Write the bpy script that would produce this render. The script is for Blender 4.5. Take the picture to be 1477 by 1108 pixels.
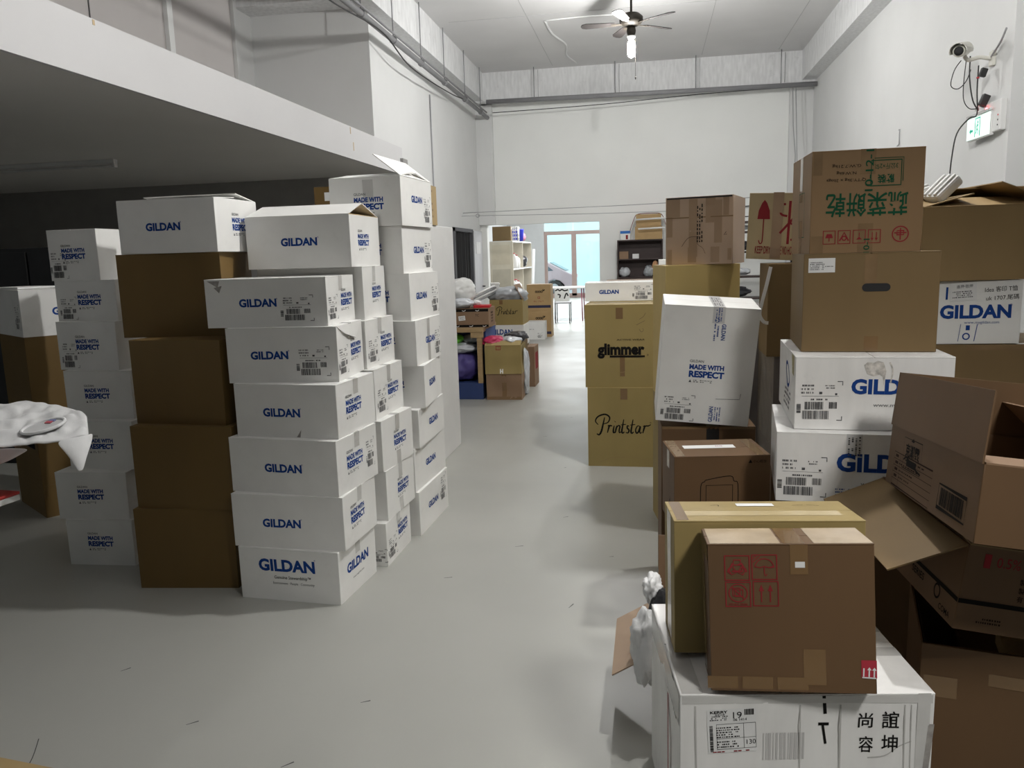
import bpy, bmesh, math, random
from mathutils import Vector, Matrix, Euler, noise

for o in list(bpy.data.objects):
    bpy.data.objects.remove(o)
SC = bpy.context.scene
COL = SC.collection

# ------------------------------------------------------------------ camera
F_PX, CAM_H = 1136.0, 1.55
yaw, pitch, roll = 0.17629815, 0.16116846, -0.02990031
fwd = Vector((-math.sin(yaw)*math.cos(pitch), math.cos(yaw)*math.cos(pitch), -math.sin(pitch)))
rgt = Vector((math.cos(yaw), math.sin(yaw), 0))
upv = rgt.cross(fwd)
r2 = rgt*math.cos(roll) + upv*math.sin(roll)
u2 = -rgt*math.sin(roll) + upv*math.cos(roll)
cd = bpy.data.cameras.new('camera')
cam = bpy.data.objects.new('camera', cd)
COL.objects.link(cam)
cd.sensor_width = 36
cd.sensor_fit = 'HORIZONTAL'
cd.lens = 36*F_PX/1477
cd.clip_start, cd.clip_end = 0.05, 200
m = Matrix((r2, u2, -fwd)).transposed().to_4x4()
m.translation = (0, 0, CAM_H)
cam.matrix_world = m
SC.camera = cam

# ------------------------------------------------------------------ world, daylight, exposure
w = bpy.data.worlds.new('daylight')
SC.world = w
w.use_nodes = True
nt = w.node_tree
bg = nt.nodes['Background']
bg.inputs[0].default_value = (0.86, 0.95, 1.0, 1)
bg.inputs[1].default_value = 2.3
vs = SC.view_settings
vs.view_transform = 'Standard'
vs.look = 'None'
vs.gamma = 1
vs.use_curve_mapping = False
vs.exposure = 0.0
BULB_POWER = 225
NEAR_BULB_POWER = 410
DAY_POWER = 200
FAR_FILL_POWER = 210
PILE_FILL_POWER = 290


def area(name, loc, rot, sx, sy, power, col=(1, 1, 1)):
    l = bpy.data.lights.new(name, 'AREA')
    l.shape = 'RECTANGLE'
    l.size, l.size_y, l.energy, l.color = sx, sy, power, col
    o = bpy.data.objects.new(name, l)
    COL.objects.link(o)
    o.location = loc
    o.rotation_euler = rot
    return o


# daylight coming in through the glass front of the far room (shines towards the camera and down)
area('daylight_front', (-1.2, 28.2, 1.9), (math.radians(-80), 0, 0), 5.5, 2.8, DAY_POWER, (0.93, 0.98, 1.0))

# added fills: one over the far room, an unseen spot on the right cartons
area('far_room_fill', (-1.8, 18.0, 3.15), (math.radians(-25), 0, 0), 2.4, 1.2, FAR_FILL_POWER)
sp = bpy.data.lights.new('right_pile_fill', 'SPOT')
sp.energy, sp.spot_size, sp.spot_blend, sp.shadow_soft_size, sp.color = PILE_FILL_POWER, math.radians(66), 1.0, 0.25, (1.0, 0.985, 0.95)
so = bpy.data.objects.new('right_pile_fill', sp)
COL.objects.link(so)
so.location = (1.6, 0.2, 3.4)
so.rotation_euler = (Vector((0.8, 2.0, 0.75))-Vector(so.location)).to_track_quat('-Z', 'Y').to_euler()

# ------------------------------------------------------------------ materials
MATS = {}


def mat(name, col, rough=0.7, var=0.06, scale=6.0, stretch=(1, 1, 1), metal=0, bump=0.0, dirt=0.0, dirtcol=(0.3, 0.28, 0.25),
        emit=0, trans=0, alpha=1, coat=0, spec=0.5):
    if name in MATS:
        return MATS[name]
    mt = bpy.data.materials.new(name)
    mt.use_nodes = True
    n, l = mt.node_tree.nodes, mt.node_tree.links
    b = n['Principled BSDF']
    tc = n.new('ShaderNodeTexCoord')
    mp = n.new('ShaderNodeMapping')
    mp.inputs['Scale'].default_value = stretch
    l.new(tc.outputs['Object'], mp.inputs[0])
    nz = n.new('ShaderNodeTexNoise')
    nz.inputs['Scale'].default_value = scale
    nz.inputs['Detail'].default_value = 5
    l.new(mp.outputs[0], nz.inputs[0])
    mr = n.new('ShaderNodeMapRange')
    mr.inputs[1].default_value, mr.inputs[2].default_value = 0.3, 0.7
    mr.inputs[3].default_value, mr.inputs[4].default_value = 1-var, 1+var
    l.new(nz.outputs[0], mr.inputs[0])
    mx = n.new('ShaderNodeMix')
    mx.data_type = 'RGBA'
    mx.blend_type = 'MULTIPLY'
    mx.inputs[0].default_value = 1
    mx.inputs[6].default_value = (*col, 1)
    l.new(mr.outputs[0], mx.inputs[7])
    out = mx.outputs[2]
    if dirt:
        n2 = n.new('ShaderNodeTexNoise')
        n2.inputs['Scale'].default_value = scale*0.6
        n2.inputs['Detail'].default_value = 8
        n2.inputs['Roughness'].default_value = 0.7
        l.new(tc.outputs['Object'], n2.inputs[0])
        r = n.new('ShaderNodeMapRange')
        r.inputs[1].default_value, r.inputs[2].default_value = 0.58, 0.8
        r.inputs[3].default_value, r.inputs[4].default_value = 0, dirt
        l.new(n2.outputs[0], r.inputs[0])
        m2 = n.new('ShaderNodeMix')
        m2.data_type = 'RGBA'
        m2.inputs[7].default_value = (*dirtcol, 1)
        l.new(r.outputs[0], m2.inputs[0])
        l.new(out, m2.inputs[6])
        out = m2.outputs[2]
    l.new(out, b.inputs['Base Color'])
    b.inputs['Roughness'].default_value = rough
    b.inputs['Metallic'].default_value = metal
    b.inputs['Specular IOR Level'].default_value = spec
    b.inputs['Coat Weight'].default_value = coat
    b.inputs['Transmission Weight'].default_value = trans
    b.inputs['Alpha'].default_value = alpha
    if emit:
        b.inputs['Emission Color'].default_value = (*col, 1)
        b.inputs['Emission Strength'].default_value = emit
    if bump:
        bp = n.new('ShaderNodeBump')
        bp.inputs['Strength'].default_value = bump
        bp.inputs['Distance'].default_value = 0.01
        l.new(nz.outputs[0], bp.inputs['Height'])
        l.new(bp.outputs[0], b.inputs['Normal'])
    MATS[name] = mt
    return mt


GOLD = mat('golden_tan_carton', (0.55, 0.41, 0.155), 0.65, 0.05, 5, (1, 1, 0.3))
OLIVE2 = mat('lit_olive_carton', (0.30, 0.20, 0.085), 0.65, 0.06, 5, (1, 1, 0.3))  # olive board with missing lamp light put into its colour
PINKL = mat('light_pinkish_carton', (0.46, 0.33, 0.23), 0.6, 0.06, 5, (1, 1, 0.3))
OLIVE3 = mat('lit_pale_olive_carton', (0.44, 0.34, 0.19), 0.65, 0.06, 5, (1, 1, 0.3))  # board colour lightened where the spot falls short
WARMB = mat('warm_brown_carton', (0.25, 0.15, 0.066), 0.65, 0.06, 5, (1, 1, 0.3))
WHITE = mat('white_carton', (0.82, 0.815, 0.79), 0.6, 0.03, 7, dirt=0.22, dirtcol=(0.45, 0.43, 0.40))
WHITE2 = mat('worn_white_carton', (0.82, 0.81, 0.79), 0.55, 0.06, 5, (3, 3, 0.6), dirt=0.4, dirtcol=(0.42, 0.40, 0.37))
TAN = mat('tan_carton', (0.31, 0.23, 0.085), 0.65, 0.06, 5, (1, 1, 0.3))
TANP = mat('pale_tan_carton', (0.42, 0.3, 0.14), 0.65, 0.06, 5, (1, 1, 0.3))
BROWN = mat('brown_carton', (0.125, 0.067, 0.027), 0.65, 0.07, 5, (1, 1, 0.3))
PINKB = mat('pinkish_brown_carton', (0.25, 0.155, 0.09), 0.65, 0.07, 5, (1, 1, 0.3))
OCHRE = mat('ochre_carton', (0.155, 0.092, 0.024), 0.65, 0.05, 5, (1, 1, 0.3))
OLIVE = mat('olive_tan_carton', (0.185, 0.118, 0.046), 0.65, 0.06, 5, (1, 1, 0.3))
TAPEB = mat('brown_tape', (0.20, 0.12, 0.055), 0.22, 0.06, 8, coat=0.3)
TAPEC = mat('clear_tape', (0.24, 0.155, 0.08), 0.16, 0.1, 14, coat=0.5)
TAPEW = mat('clear_tape_on_white', (0.60, 0.59, 0.57), 0.2, 0.05, 12, coat=0.4)
TAPEK = mat('black_tape', (0.02, 0.02, 0.02), 0.3, 0.1, 8)
BLUE = mat('blue_print', (0.012, 0.055, 0.25), 0.7, 0.05, spec=0.15)
GREY = mat('grey_print', (0.085, 0.085, 0.09), 0.7, 0.05, spec=0.15)
BLACKP = mat('black_print', (0.010, 0.009, 0.008), 0.75, 0.05, spec=0.1)
REDP = mat('red_print', (0.26, 0.025, 0.03), 0.7, 0.1, spec=0.15)
GREENP = mat('green_print', (0.008, 0.075, 0.035), 0.7, 0.1, spec=0.15)
PAPER = mat('white_paper', (0.78, 0.78, 0.77), 0.6, 0.02)
SCUFF = mat('scuffed_board', (0.33, 0.31, 0.29), 0.8, 0.25, 40)
BLACK = mat('matt_black', (0.012, 0.012, 0.013), 0.7, 0.2)
PLASTIC = mat('clear_plastic', (0.85, 0.86, 0.86), 0.12, 0.05, 10, alpha=0.15, coat=0.5)

# ------------------------------------------------------------------ object helpers


def link(name, me, material, parent=None, loc=None, rot=None):
    o = bpy.data.objects.new(name, me)
    COL.objects.link(o)
    if material:
        me.materials.append(material)
    if parent:
        o.parent = parent
    if loc:
        o.location = loc
    if rot:
        o.rotation_euler = rot
    return o


def empty(name, loc, rot=(0, 0, 0)):
    o = bpy.data.objects.new(name, None)
    COL.objects.link(o)
    o.location = loc
    o.rotation_euler = rot
    o.empty_display_size = 0.05
    return o


def tag(o, label, cat, group=None):
    o['label'] = label
    o['category'] = cat
    if group:
        o['group'] = group
    return o


def pydata(name, v, f):
    me = bpy.data.meshes.new(name)
    me.from_pydata([tuple(p) for p in v], [], f)
    me.update()
    return me


class MB:
    """collects shapes, links them as one mesh object"""

    def __init__(s):
        s.v, s.f, s.sm = [], [], []

    def add(s, v, f, smooth=False):
        n = len(s.v)
        s.v += [tuple(p) for p in v]
        s.f += [tuple(i+n for i in q) for q in f]
        s.sm += [smooth]*len(f)
        return s

    def box(s, c, d, rz=0, rx=0, ry=0):
        R = Euler((rx, ry, rz)).to_matrix()
        v = [Vector(c)+R @ Vector((sx*d[0]/2, sy*d[1]/2, sz*d[2]/2)) for sx in (-1, 1) for sy in (-1, 1) for sz in (-1, 1)]
        return s.add(v, [(0, 1, 3, 2), (4, 6, 7, 5), (0, 4, 5, 1), (2, 3, 7, 6), (0, 2, 6, 4), (1, 5, 7, 3)])

    def tube(s, pts, r, n=8, caps=True):
        pts = [Vector(p) for p in pts]
        rs = r if isinstance(r, (list, tuple)) else [r]*len(pts)
        V, Fc = [], []
        prev = None
        for i, p in enumerate(pts):
            t = (pts[min(i+1, len(pts)-1)]-pts[max(i-1, 0)]).normalized()
            a = prev if prev else (Vector((0, 0, 1)) if abs(t.z) < 0.9 else Vector((1, 0, 0)))
            a = (a-t*a.dot(t)).normalized()
            prev = a
            b = t.cross(a)
            for k in range(n):
                th = 2*math.pi*k/n
                V.append(p+(a*math.cos(th)+b*math.sin(th))*rs[i])
        for i in range(len(pts)-1):
            for k in range(n):
                Fc.append((i*n+k, i*n+(k+1) % n, (i+1)*n+(k+1) % n, (i+1)*n+k))
        if caps:
            Fc.append(tuple(range(n-1, -1, -1)))
            Fc.append(tuple((len(pts)-1)*n+k for k in range(n)))
        return s.add(V, Fc, True)

    def lathe(s, prof, c=(0, 0, 0), n=24, rot=None):
        V, Fc = [], []
        R = rot or Matrix.Identity(3)
        for (r, z) in prof:
            for k in range(n):
                a = 2*math.pi*k/n
                V.append(Vector(c)+R @ Vector((r*math.cos(a), r*math.sin(a), z)))
        for i in range(len(prof)-1):
            for k in range(n):
                Fc.append((i*n+k, i*n+(k+1) % n, (i+1)*n+(k+1) % n, (i+1)*n+k))
        Fc.append(tuple(range(n-1, -1, -1)))
        Fc.append(tuple((len(prof)-1)*n+k for k in range(n)))
        return s.add(V, Fc, True)

    def prism(s, poly, z0, z1, M=None):
        n = len(poly)
        v = [Vector((x, y, z0)) for x, y in poly]+[Vector((x, y, z1)) for x, y in poly]
        if M:
            v = [M @ p for p in v]
        return s.add(v, [tuple(range(n-1, -1, -1)), tuple(range(n, 2*n))]+[(i, (i+1) % n, n+(i+1) % n, n+i) for i in range(n)])

    def build(s, name, material, parent=None, bevel=0, loc=None, rot=None):
        me = pydata(name, s.v, s.f)
        me.polygons.foreach_set('use_smooth', s.sm)
        o = link(name, me, material, parent, loc, rot)
        bm = bmesh.new()
        bm.from_mesh(me)
        bmesh.ops.recalc_face_normals(bm, faces=bm.faces)
        bm.to_mesh(me)
        bm.free()
        if bevel:
            b = o.modifiers.new('bevel', 'BEVEL')
            b.width, b.segments, b.limit_method = bevel, 2, 'ANGLE'
        return o


def struct(o):
    o['kind'] = 'structure'
    return o


def smooth_pts(pts, n=6, closed=False):
    P = [Vector((*p, 0)) if len(p) == 2 else Vector(p) for p in pts]
    out = []
    L = len(P)
    for i in range(L if closed else L-1):
        p0, p1, p2, p3 = P[(i-1) % L if closed else max(i-1, 0)], P[i], P[(i+1) % L], P[(i+2) % L if closed else min(i+2, L-1)]
        for k in range(n):
            t = k/n
            out.append(0.5*((2*p1)+(p2-p0)*t+(2*p0-5*p1+4*p2-p3)*t*t+(3*p1-p0-3*p2+p3)*t**3))
    if not closed:
        out.append(P[-1])
    return out


# ------------------------------------------------------------------ flat graphics: (verts2d, faces)
_TXT = {}


def g_text(s, width=None, height=None, bold=0.0, shear=0.0):
    """text as a flat mesh, centred"""
    k = (s, bold, shear)
    if k not in _TXT:
        cu = bpy.data.curves.new('t', 'FONT')
        cu.body = s
        cu.offset = bold
        cu.shear = shear
        cu.resolution_u = 3
        ob = bpy.data.objects.new('t', cu)
        me = ob.to_mesh()
        v = [(p.co.x, p.co.y) for p in me.vertices]
        f = [tuple(p.vertices) for p in me.polygons]
        ob.to_mesh_clear()
        bpy.data.objects.remove(ob)
        bpy.data.curves.remove(cu)
        _TXT[k] = (v, f)
    v, f = _TXT[k]
    if not v:
        return [], []
    x0, x1 = min(p[0] for p in v), max(p[0] for p in v)
    y0, y1 = min(p[1] for p in v), max(p[1] for p in v)
    sx = sy = 1
    if width:
        sx = sy = width/(x1-x0)
    if height:
        sy = height/(y1-y0)
        if not width:
            sx = sy
    return [((p[0]-(x0+x1)/2)*sx, (p[1]-(y0+y1)/2)*sy) for p in v], f


def g_rect(w, h, nx=1, ny=1):
    v = [(-w/2+w*i/nx, -h/2+h*j/ny) for j in range(ny+1) for i in range(nx+1)]
    f = [(j*(nx+1)+i, j*(nx+1)+i+1, (j+1)*(nx+1)+i+1, (j+1)*(nx+1)+i) for j in range(ny) for i in range(nx)]
    return v, f


def g_line(pts, t, closed=False):
    """polyline stroke; t is a width or a function of 0..1"""
    P = [Vector((p[0], p[1])) for p in pts]
    n = len(P)
    v, f = [], []
    for i, p in enumerate(P):
        a = P[(i-1) % n] if closed else P[max(i-1, 0)]
        b = P[(i+1) % n] if closed else P[min(i+1, n-1)]
        d = (b-a)
        d = d.normalized() if d.length > 1e-9 else Vector((1, 0))
        q = Vector((-d.y, d.x))
        h = (t(i/max(n-1, 1)) if callable(t) else t)/2
        if closed:
            e1 = (p-a).normalized()
            c = max(0.4, abs(Vector((-e1.y, e1.x)).dot(q)))
            h /= c
        v += [tuple(p+q*h), tuple(p-q*h)]
    for i in range(n if closed else n-1):
        j = (i+1) % n
        f.append((2*i+1, 2*j+1, 2*j, 2*i))
    return v, f


def g_poly(pts):
    return list(pts), [tuple(range(len(pts)))]


def g_frame(w, h, t):
    return g_line([(-w/2, -h/2), (w/2, -h/2), (w/2, h/2), (-w/2, h/2)], t, True)


def g_ring(r, t, n=24):
    return g_line([(r*math.cos(2*math.pi*i/n), r*math.sin(2*math.pi*i/n)) for i in range(n)], t, True)


def g_join(*gs):
    """gs: (geo, dx, dy[, rot, scale])"""
    V, Fc = [], []
    for g in gs:
        (v, f), dx, dy = g[0], g[1], g[2]
        a = g[3] if len(g) > 3 else 0
        sc = g[4] if len(g) > 4 else 1
        c, s_ = math.cos(a)*sc, math.sin(a)*sc
        n = len(V)
        V += [(p[0]*c-p[1]*s_+dx, p[0]*s_+p[1]*c+dy) for p in v]
        Fc += [tuple(i+n for i in q) for q in f]
    return V, Fc


def g_bars(w, h, seed, dens=34):
    r = random.Random(seed)
    x = -w/2
    gs = []
    step = w/dens
    while x < w/2-step:
        b = step*r.choice((0.5, 0.5, 1, 1.5))
        if x+b < w/2:
            gs.append((g_rect(b, h), x+b/2, 0))
        x += b+step*r.choice((0.4, 0.5, 0.9))
    return g_join(*gs)


def g_smallprint(w, h, rows, seed):
    """rows of illegible small print as short dashes"""
    r = random.Random(seed)
    gs = []
    for j in range(rows):
        y = h/2-(j+0.5)*h/rows
        x = -w/2
        while x < w/2-0.1*w:
            b = w*r.uniform(0.03, 0.09)
            if r.random() < 0.8:
                gs.append((g_rect(b, h/rows*0.5), x+b/2, y))
            x += b+w*r.uniform(0.015, 0.05)
    return g_join(*gs)


def g_shipmark(w, h, seed):
    """shipping print: corner ticks, short fields of print, two rows of bars"""
    t = 0.02*w
    return g_join(
        (g_line([(-0.12*w, 0), (0, 0), (0, -0.1*h)], t), w*0.5, h*0.5),
        (g_line([(-0.12*w, 0), (0, 0), (0, 0.1*h)], t), w*0.5, -h*0.5),
        (g_smallprint(w*0.32, h*0.28, 3, seed), -w*0.3, h*0.3),
        (g_smallprint(w*0.24, h*0.12, 2, seed+1), w*0.22, h*0.36),
        (g_rect(w*0.07, h*0.06), w*0.0, h*0.2), (g_rect(w*0.05, h*0.05), w*0.36, h*0.17),
        (g_line([(-w*0.45, 0), (w*0.42, 0)], t*0.35), 0, h*0.12),
        (g_smallprint(w*0.5, h*0.08, 1, seed+2), -w*0.02, h*0.03),
        (g_bars(w*0.46, h*0.2, seed), -w*0.14, -h*0.13), (g_bars(w*0.2, h*0.17, seed+3, 16), w*0.3, -h*0.12),
        (g_bars(w*0.64, h*0.22, seed+4), -w*0.1, -h*0.37), (g_bars(h*0.24, w*0.1, seed+5, 16), -w*0.51, -h*0.2, math.pi/2))


def g_motto(w):
    """the three-line blue slogan block"""
    return g_join((g_text('MADE WITH', w*0.94, w*0.145, 0.045), -w*0.0, w*0.075), (g_text('RESPECT', w*0.96, w*0.19, 0.05), w*0.01, -w*0.13))


def g_motto_small(w):
    return g_join((g_text('GILDAN', w*0.38, w*0.075, 0.01), -w*0.28, w*0.24), (g_smallprint(w*0.62, w*0.09, 2, 3), -w*0.02, -w*0.33), (g_poly([(-0.04*w, -0.04*w), (0.04*w, -0.04*w), (0, 0.04*w)]), -w*0.42, -w*0.33))


# ------------------------------------------------------------------ cartons
class Carton:
    NX, NY = 8, 6

    def __init__(s, name, label, pose, board, group=None, tilt=(0, 0), seed=0, top='closed', tape=None, cat='carton', dent=0.003, wall=0.005):
        x, y, z, a, w, d, h = pose
        s.w, s.d, s.h, s.board, s.seed, s.dent = w, d, h, board, seed, dent
        s.root = empty(name, (x, y, z))
        M = Matrix.Rotation(a, 3, 'Z') @ Matrix.Rotation(tilt[1], 3, 'Y') @ Matrix.Rotation(tilt[0], 3, 'X')
        s.root.rotation_euler = M.to_euler()
        tag(s.root, label, cat, group)
        s.rng = random.Random(seed)
        s.ph = [s.rng.uniform(0, 6.28) for _ in range(8)]
        s._body(top, wall)
        if top == 'closed':
            s._flaps()
        if tape:
            s.tape_top(tape)

    def dn(s, face, u, v):
        """inward dent depth on a wall"""
        L = s.w if face in 'FB' else s.d
        a, b = min(max(u/L+0.5, 0), 1), min(max(v/s.h, 0), 1)
        i = 'FRBL'.index(face)

        def at(p, q):
            p, q = p/s.NX, q/s.NY
            e = (max(0, math.sin(math.pi*p))*max(0, math.sin(math.pi*q)))**0.7
            return s.dent*e*(0.6+0.5*math.sin(5*p+s.ph[i])+0.5*math.sin(6*q+s.ph[i+4]))
        # same values between the wall's mesh points as the mesh itself has
        x, y = a*s.NX, b*s.NY
        k, l = min(int(x), s.NX-1), min(int(y), s.NY-1)
        fx, fy = x-k, y-l
        return (at(k, l)*(1-fx)+at(k+1, l)*fx)*(1-fy)+(at(k, l+1)*(1-fx)+at(k+1, l+1)*fx)*fy

    def surf(s, face, u, v, off=0):
        w, d, h = s.w, s.d, s.h
        if face == 'T':
            return (u, v, h+off)
        q = -off+s.dn(face, u, v)
        return {'F': (u, -d/2+q, v), 'B': (-u, d/2-q, v), 'R': (w/2-q, u, v), 'L': (-w/2+q, -u, v)}[face]

    def _body(s, top, wall):
        nx, ny = s.NX, s.NY
        V, Fc = [], []
        H = s.h-0.004 if top == 'closed' else s.h

        def grid(face, L, inner=0):
            n = len(V)
            for j in range(ny+1):
                for i in range(nx+1):
                    u, v = -L/2+L*i/nx, s.h*j/ny
                    p = list(s.surf(face, u, v))
                    p[2] = p[2]*H/s.h
                    if inner:
                        p[0] = max(-s.w/2+wall, min(s.w/2-wall, p[0]))
                        p[1] = max(-s.d/2+wall, min(s.d/2-wall, p[1]))
                        if face == 'F': p[1] += wall
                        if face == 'B': p[1] -= wall
                        if face == 'L': p[0] += wall
                        if face == 'R': p[0] -= wall
                        p[2] = max(p[2], wall)
                    V.append(p)
            for j in range(ny):
                for i in range(nx):
                    q = (n+j*(nx+1)+i, n+j*(nx+1)+i+1, n+(j+1)*(nx+1)+i+1, n+(j+1)*(nx+1)+i)
                    Fc.append(q[::-1] if inner else q)
        for f, L in (('F', s.w), ('R', s.d), ('B', s.w), ('L', s.d)):
            grid(f, L)

        def quad(z, up, x=s.w/2, y=s.d/2):
            n = len(V)
            V.extend([(-x, -y, z), (x, -y, z), (x, y, z), (-x, y, z)])
            Fc.append((n, n+1, n+2, n+3) if up else (n+3, n+2, n+1, n))
        quad(0, False)
        if top == 'closed':
            quad(H, True)
        else:
            for f, L in (('F', s.w), ('R', s.d), ('B', s.w), ('L', s.d)):
                grid(f, L, 1)
            quad(wall, True, s.w/2-wall, s.d/2-wall)
            for sx, sy, ex, ey in ((-1, -1, 1, -1), (1, -1, 1, 1), (1, 1, -1, 1), (-1, 1, -1, -1)):
                n = len(V)
                x, y, xi, yi = s.w/2, s.d/2, s.w/2-wall, s.d/2-wall
                V.extend([(sx*x, sy*y, H), (ex*x, ey*y, H), (ex*xi, ey*yi, H), (sx*xi, sy*yi, H)])
                Fc.append((n, n+1, n+2, n+3))
        me = pydata('carton_body', V, Fc)
        bm = bmesh.new()
        bm.from_mesh(me)
        bmesh.ops.remove_doubles(bm, verts=bm.verts, dist=0.0004)
        bm.to_mesh(me)
        bm.free()
        me.polygons.foreach_set('use_smooth', [True]*len(me.polygons))
        o = link('carton_body', me, s.board, s.root)
        b = o.modifiers.new('bevel', 'BEVEL')
        b.width, b.segments, b.limit_method, b.angle_limit = 0.003, 2, 'ANGLE', math.radians(50)
        b.harden_normals = True
        s.body = o

    def _flaps(s):
        g = 0.0015
        t = 0.004
        for k in (-1, 1):
            mb = MB()
            if s.w >= s.d:
                mb.box((0, k*(s.d/4+g/2), s.h-t/2), (s.w, s.d/2-g, t))
            else:
                mb.box((k*(s.w/4+g/2), 0, s.h-t/2), (s.w/2-g, s.d, t))
            mb.build('flap', s.board, s.root, 0.0015)

    def flap(s, side, length, ang, skew=0, board=None, inset=0.004, sag=0.0):
        """an open top flap hinged on a side; ang 0 = level inward (closed), 90 = straight up, 180 = level outward"""
        L = (s.w if side in 'FB' else s.d)-2*inset
        n = 6
        V, Fc = [], []
        t = 0.004
        a = math.radians(ang)
        for layer in (0, 1):
            for j in range(n+1):
                for i in (0, 1, 2):
                    q = length*j/n
                    u = (-L/2+L*i/2)*(1-skew*j/n)
                    run = q*math.cos(a)-(t*layer)*math.sin(a)
                    z = q*math.sin(a)+(t*layer)*math.cos(a)-sag*(j/n)**2
                    P = {'F': (u, -s.d/2+run, s.h+z), 'B': (-u, s.d/2-run, s.h+z), 'R': (s.w/2-run, u, s.h+z), 'L': (-s.w/2+run, -u, s.h+z)}[side]
                    V.append(P)
        m_ = 3*(n+1)
        for j in range(n):
            for i in (0, 1):
                k = j*3+i
                Fc += [(k, k+1, k+4, k+3), (m_+k+3, m_+k+4, m_+k+1, m_+k)]
            Fc += [(j*3, j*3+3, m_+j*3+3, m_+j*3), (j*3+2, m_+j*3+2, m_+j*3+5, j*3+5)]
        for i in (0, 1):
            Fc += [(i, m_+i, m_+i+1, i+1), (n*3+i, n*3+i+1, m_+n*3+i+1, m_+n*3+i)]
        me = pydata('flap', V, Fc)
        bm = bmesh.new()
        bm.from_mesh(me)
        bmesh.ops.recalc_face_normals(bm, faces=bm.faces)
        bm.to_mesh(me)
        bm.free()
        return link('flap', me, board or s.board, s.root)

    def put(s, name, face, geo, u, v, material, off=0.0009, rot=0.0, mirror=False, parent=None, label=None):
        """lay a flat graphic on a face: u from its centre, v from the bottom (or from the centre on the top)"""
        g, f = geo
        if not g:
            return None
        c, sn = math.cos(rot), math.sin(rot)
        V = []
        for p in g:
            x, y = p
            V.append(s.surf(face, x*c-y*sn+u, x*sn+y*c+v, off))
        me = pydata(name, V, f)
        o = link(name, me, material, parent or s.root)
        if label:
            o['label'] = label
        return o

    def tape_top(s, tp, drop=0.07, w=0.05):
        wide = s.w >= s.d
        L = s.w if wide else s.d
        mb = MB()
        g = g_rect(L, w, 6, 1) if wide else g_rect(w, L, 1, 6)
        V, Fc = [], []

        def addg(face, geo, u, v):
            n = len(V)
            V.extend(s.surf(face, p[0]+u, p[1]+v, 0.0007) for p in geo[0])
            Fc.extend(tuple(i+n for i in q) for q in geo[1])
        addg('T', g, 0, 0)
        for face in (('L', 'R') if wide else ('F', 'B')):
            addg(face, g_rect(w, drop, 1, 3), 0, s.h-drop/2)
        return link('tape', pydata('tape', V, Fc), tp, s.root)

    # composed prints
    def logo(s, face, u, v, width, name='printed_logo'):
        return s.put(name, face, g_text('GILDAN', width*1.06, width*0.225, 0.042), u, v, BLUE)

    def motto(s, face, u, v, w):
        o = s.put('printed_slogan', face, g_motto(w), u, v, BLUE)
        s.put('small_print', face, g_motto_small(w), u, v, GREY, parent=None)
        return o

    def ship(s, face, u, v, w, h, seed=1):
        return s.put('shipping_marks', face, g_shipmark(w, h, seed), u, v, GREY)

    def strip(s, face, u, v, w, h, tp, rot=0, name='tape'):
        return s.put(name, face, g_rect(w, h, 3, 3), u, v, tp, 0.0007, rot)


# ================================================================== THE SETTING
XL, XR, YB, ZC = -3.30, 2.87, 15.5, 4.95
ZM0, ZM1 = 2.66, 3.005            # mezzanine underside / top
WALL = mat('white_wall_paint', (0.72, 0.725, 0.72), 0.75, 0.03, 1.3, bump=0.03, dirt=0.10, dirtcol=(0.6, 0.6, 0.59))
CEIL = mat('ceiling_paint', (0.70, 0.695, 0.695), 0.8, 0.04, 1.0, dirt=0.12, dirtcol=(0.6, 0.59, 0.58))
RAW = mat('streaky_whitewash', (0.74, 0.745, 0.75), 0.85, 0.10, 9, (2.5, 2.5, 0.5), dirt=0.5, dirtcol=(0.38, 0.38, 0.38))
SOFFIT = mat('soffit_paint', (0.86, 0.84, 0.81), 0.33, 0.03, 1.2)
PANEL = mat('grey_partition_board', (0.50, 0.475, 0.465), 0.7, 0.02, 2)


def floor_mat():
    mt = mat('grey_floor_paint', (0.385, 0.385, 0.355), 0.36, 0.05, 0.9, dirt=0.10, dirtcol=(0.30, 0.30, 0.29), bump=0.01)
    n, l = mt.node_tree.nodes, mt.node_tree.links
    b = n['Principled BSDF']
    nz = n.new('ShaderNodeTexNoise')
    nz.inputs['Scale'].default_value = 2.2
    nz.inputs['Detail'].default_value = 6
    tc = n.new('ShaderNodeTexCoord')
    l.new(tc.outputs['Object'], nz.inputs[0])
    mr = n.new('ShaderNodeMapRange')
    mr.inputs[3].default_value, mr.inputs[4].default_value = 0.26, 0.5
    l.new(nz.outputs[0], mr.inputs[0])
    l.new(mr.outputs[0], b.inputs['Roughness'])
    return mt


FLOOR = floor_mat()
fl = struct(MB().box((-3.2, 12.5, -0.1), (15.6, 33.2, 0.2)).build('floor', FLOOR))
# scuffs and paint chips on the floor
rng = random.Random(5)
mb = MB()
marks = [(-2.02, 2.55, 0.9), (-1.55, 2.25, 0.7), (-1.12, 2.08, 0.8), (-1.83, 1.86, 0.6), (-0.98, 3.55, 0.3), (-0.7, 4.0, 0.4), (-0.62, 5.6, 0.8), (-0.5, 4.5, 0.5),
         (-0.35, 3.3, 1.2), (-1.65, 1.84, 0.75), (-1.28, 1.95, 0.4), (-0.2, 3.9, 0.2), (-0.9, 6.6, 0.1), (-0.75, 7.4, 0.9), (-1.0, 2.45, 0.5)]
for x, y, a in marks:
    L = rng.uniform(0.010, 0.024)
    mb.add([(x-L*math.cos(a)*k-q*0.003*math.sin(a), y-L*math.sin(a)*k+q*0.003*math.cos(a), 0.0006) for k, q in ((-1, -1), (1, -0.4), (1, 0.4), (-1, 1))], [(0, 1, 2, 3)])
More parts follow.
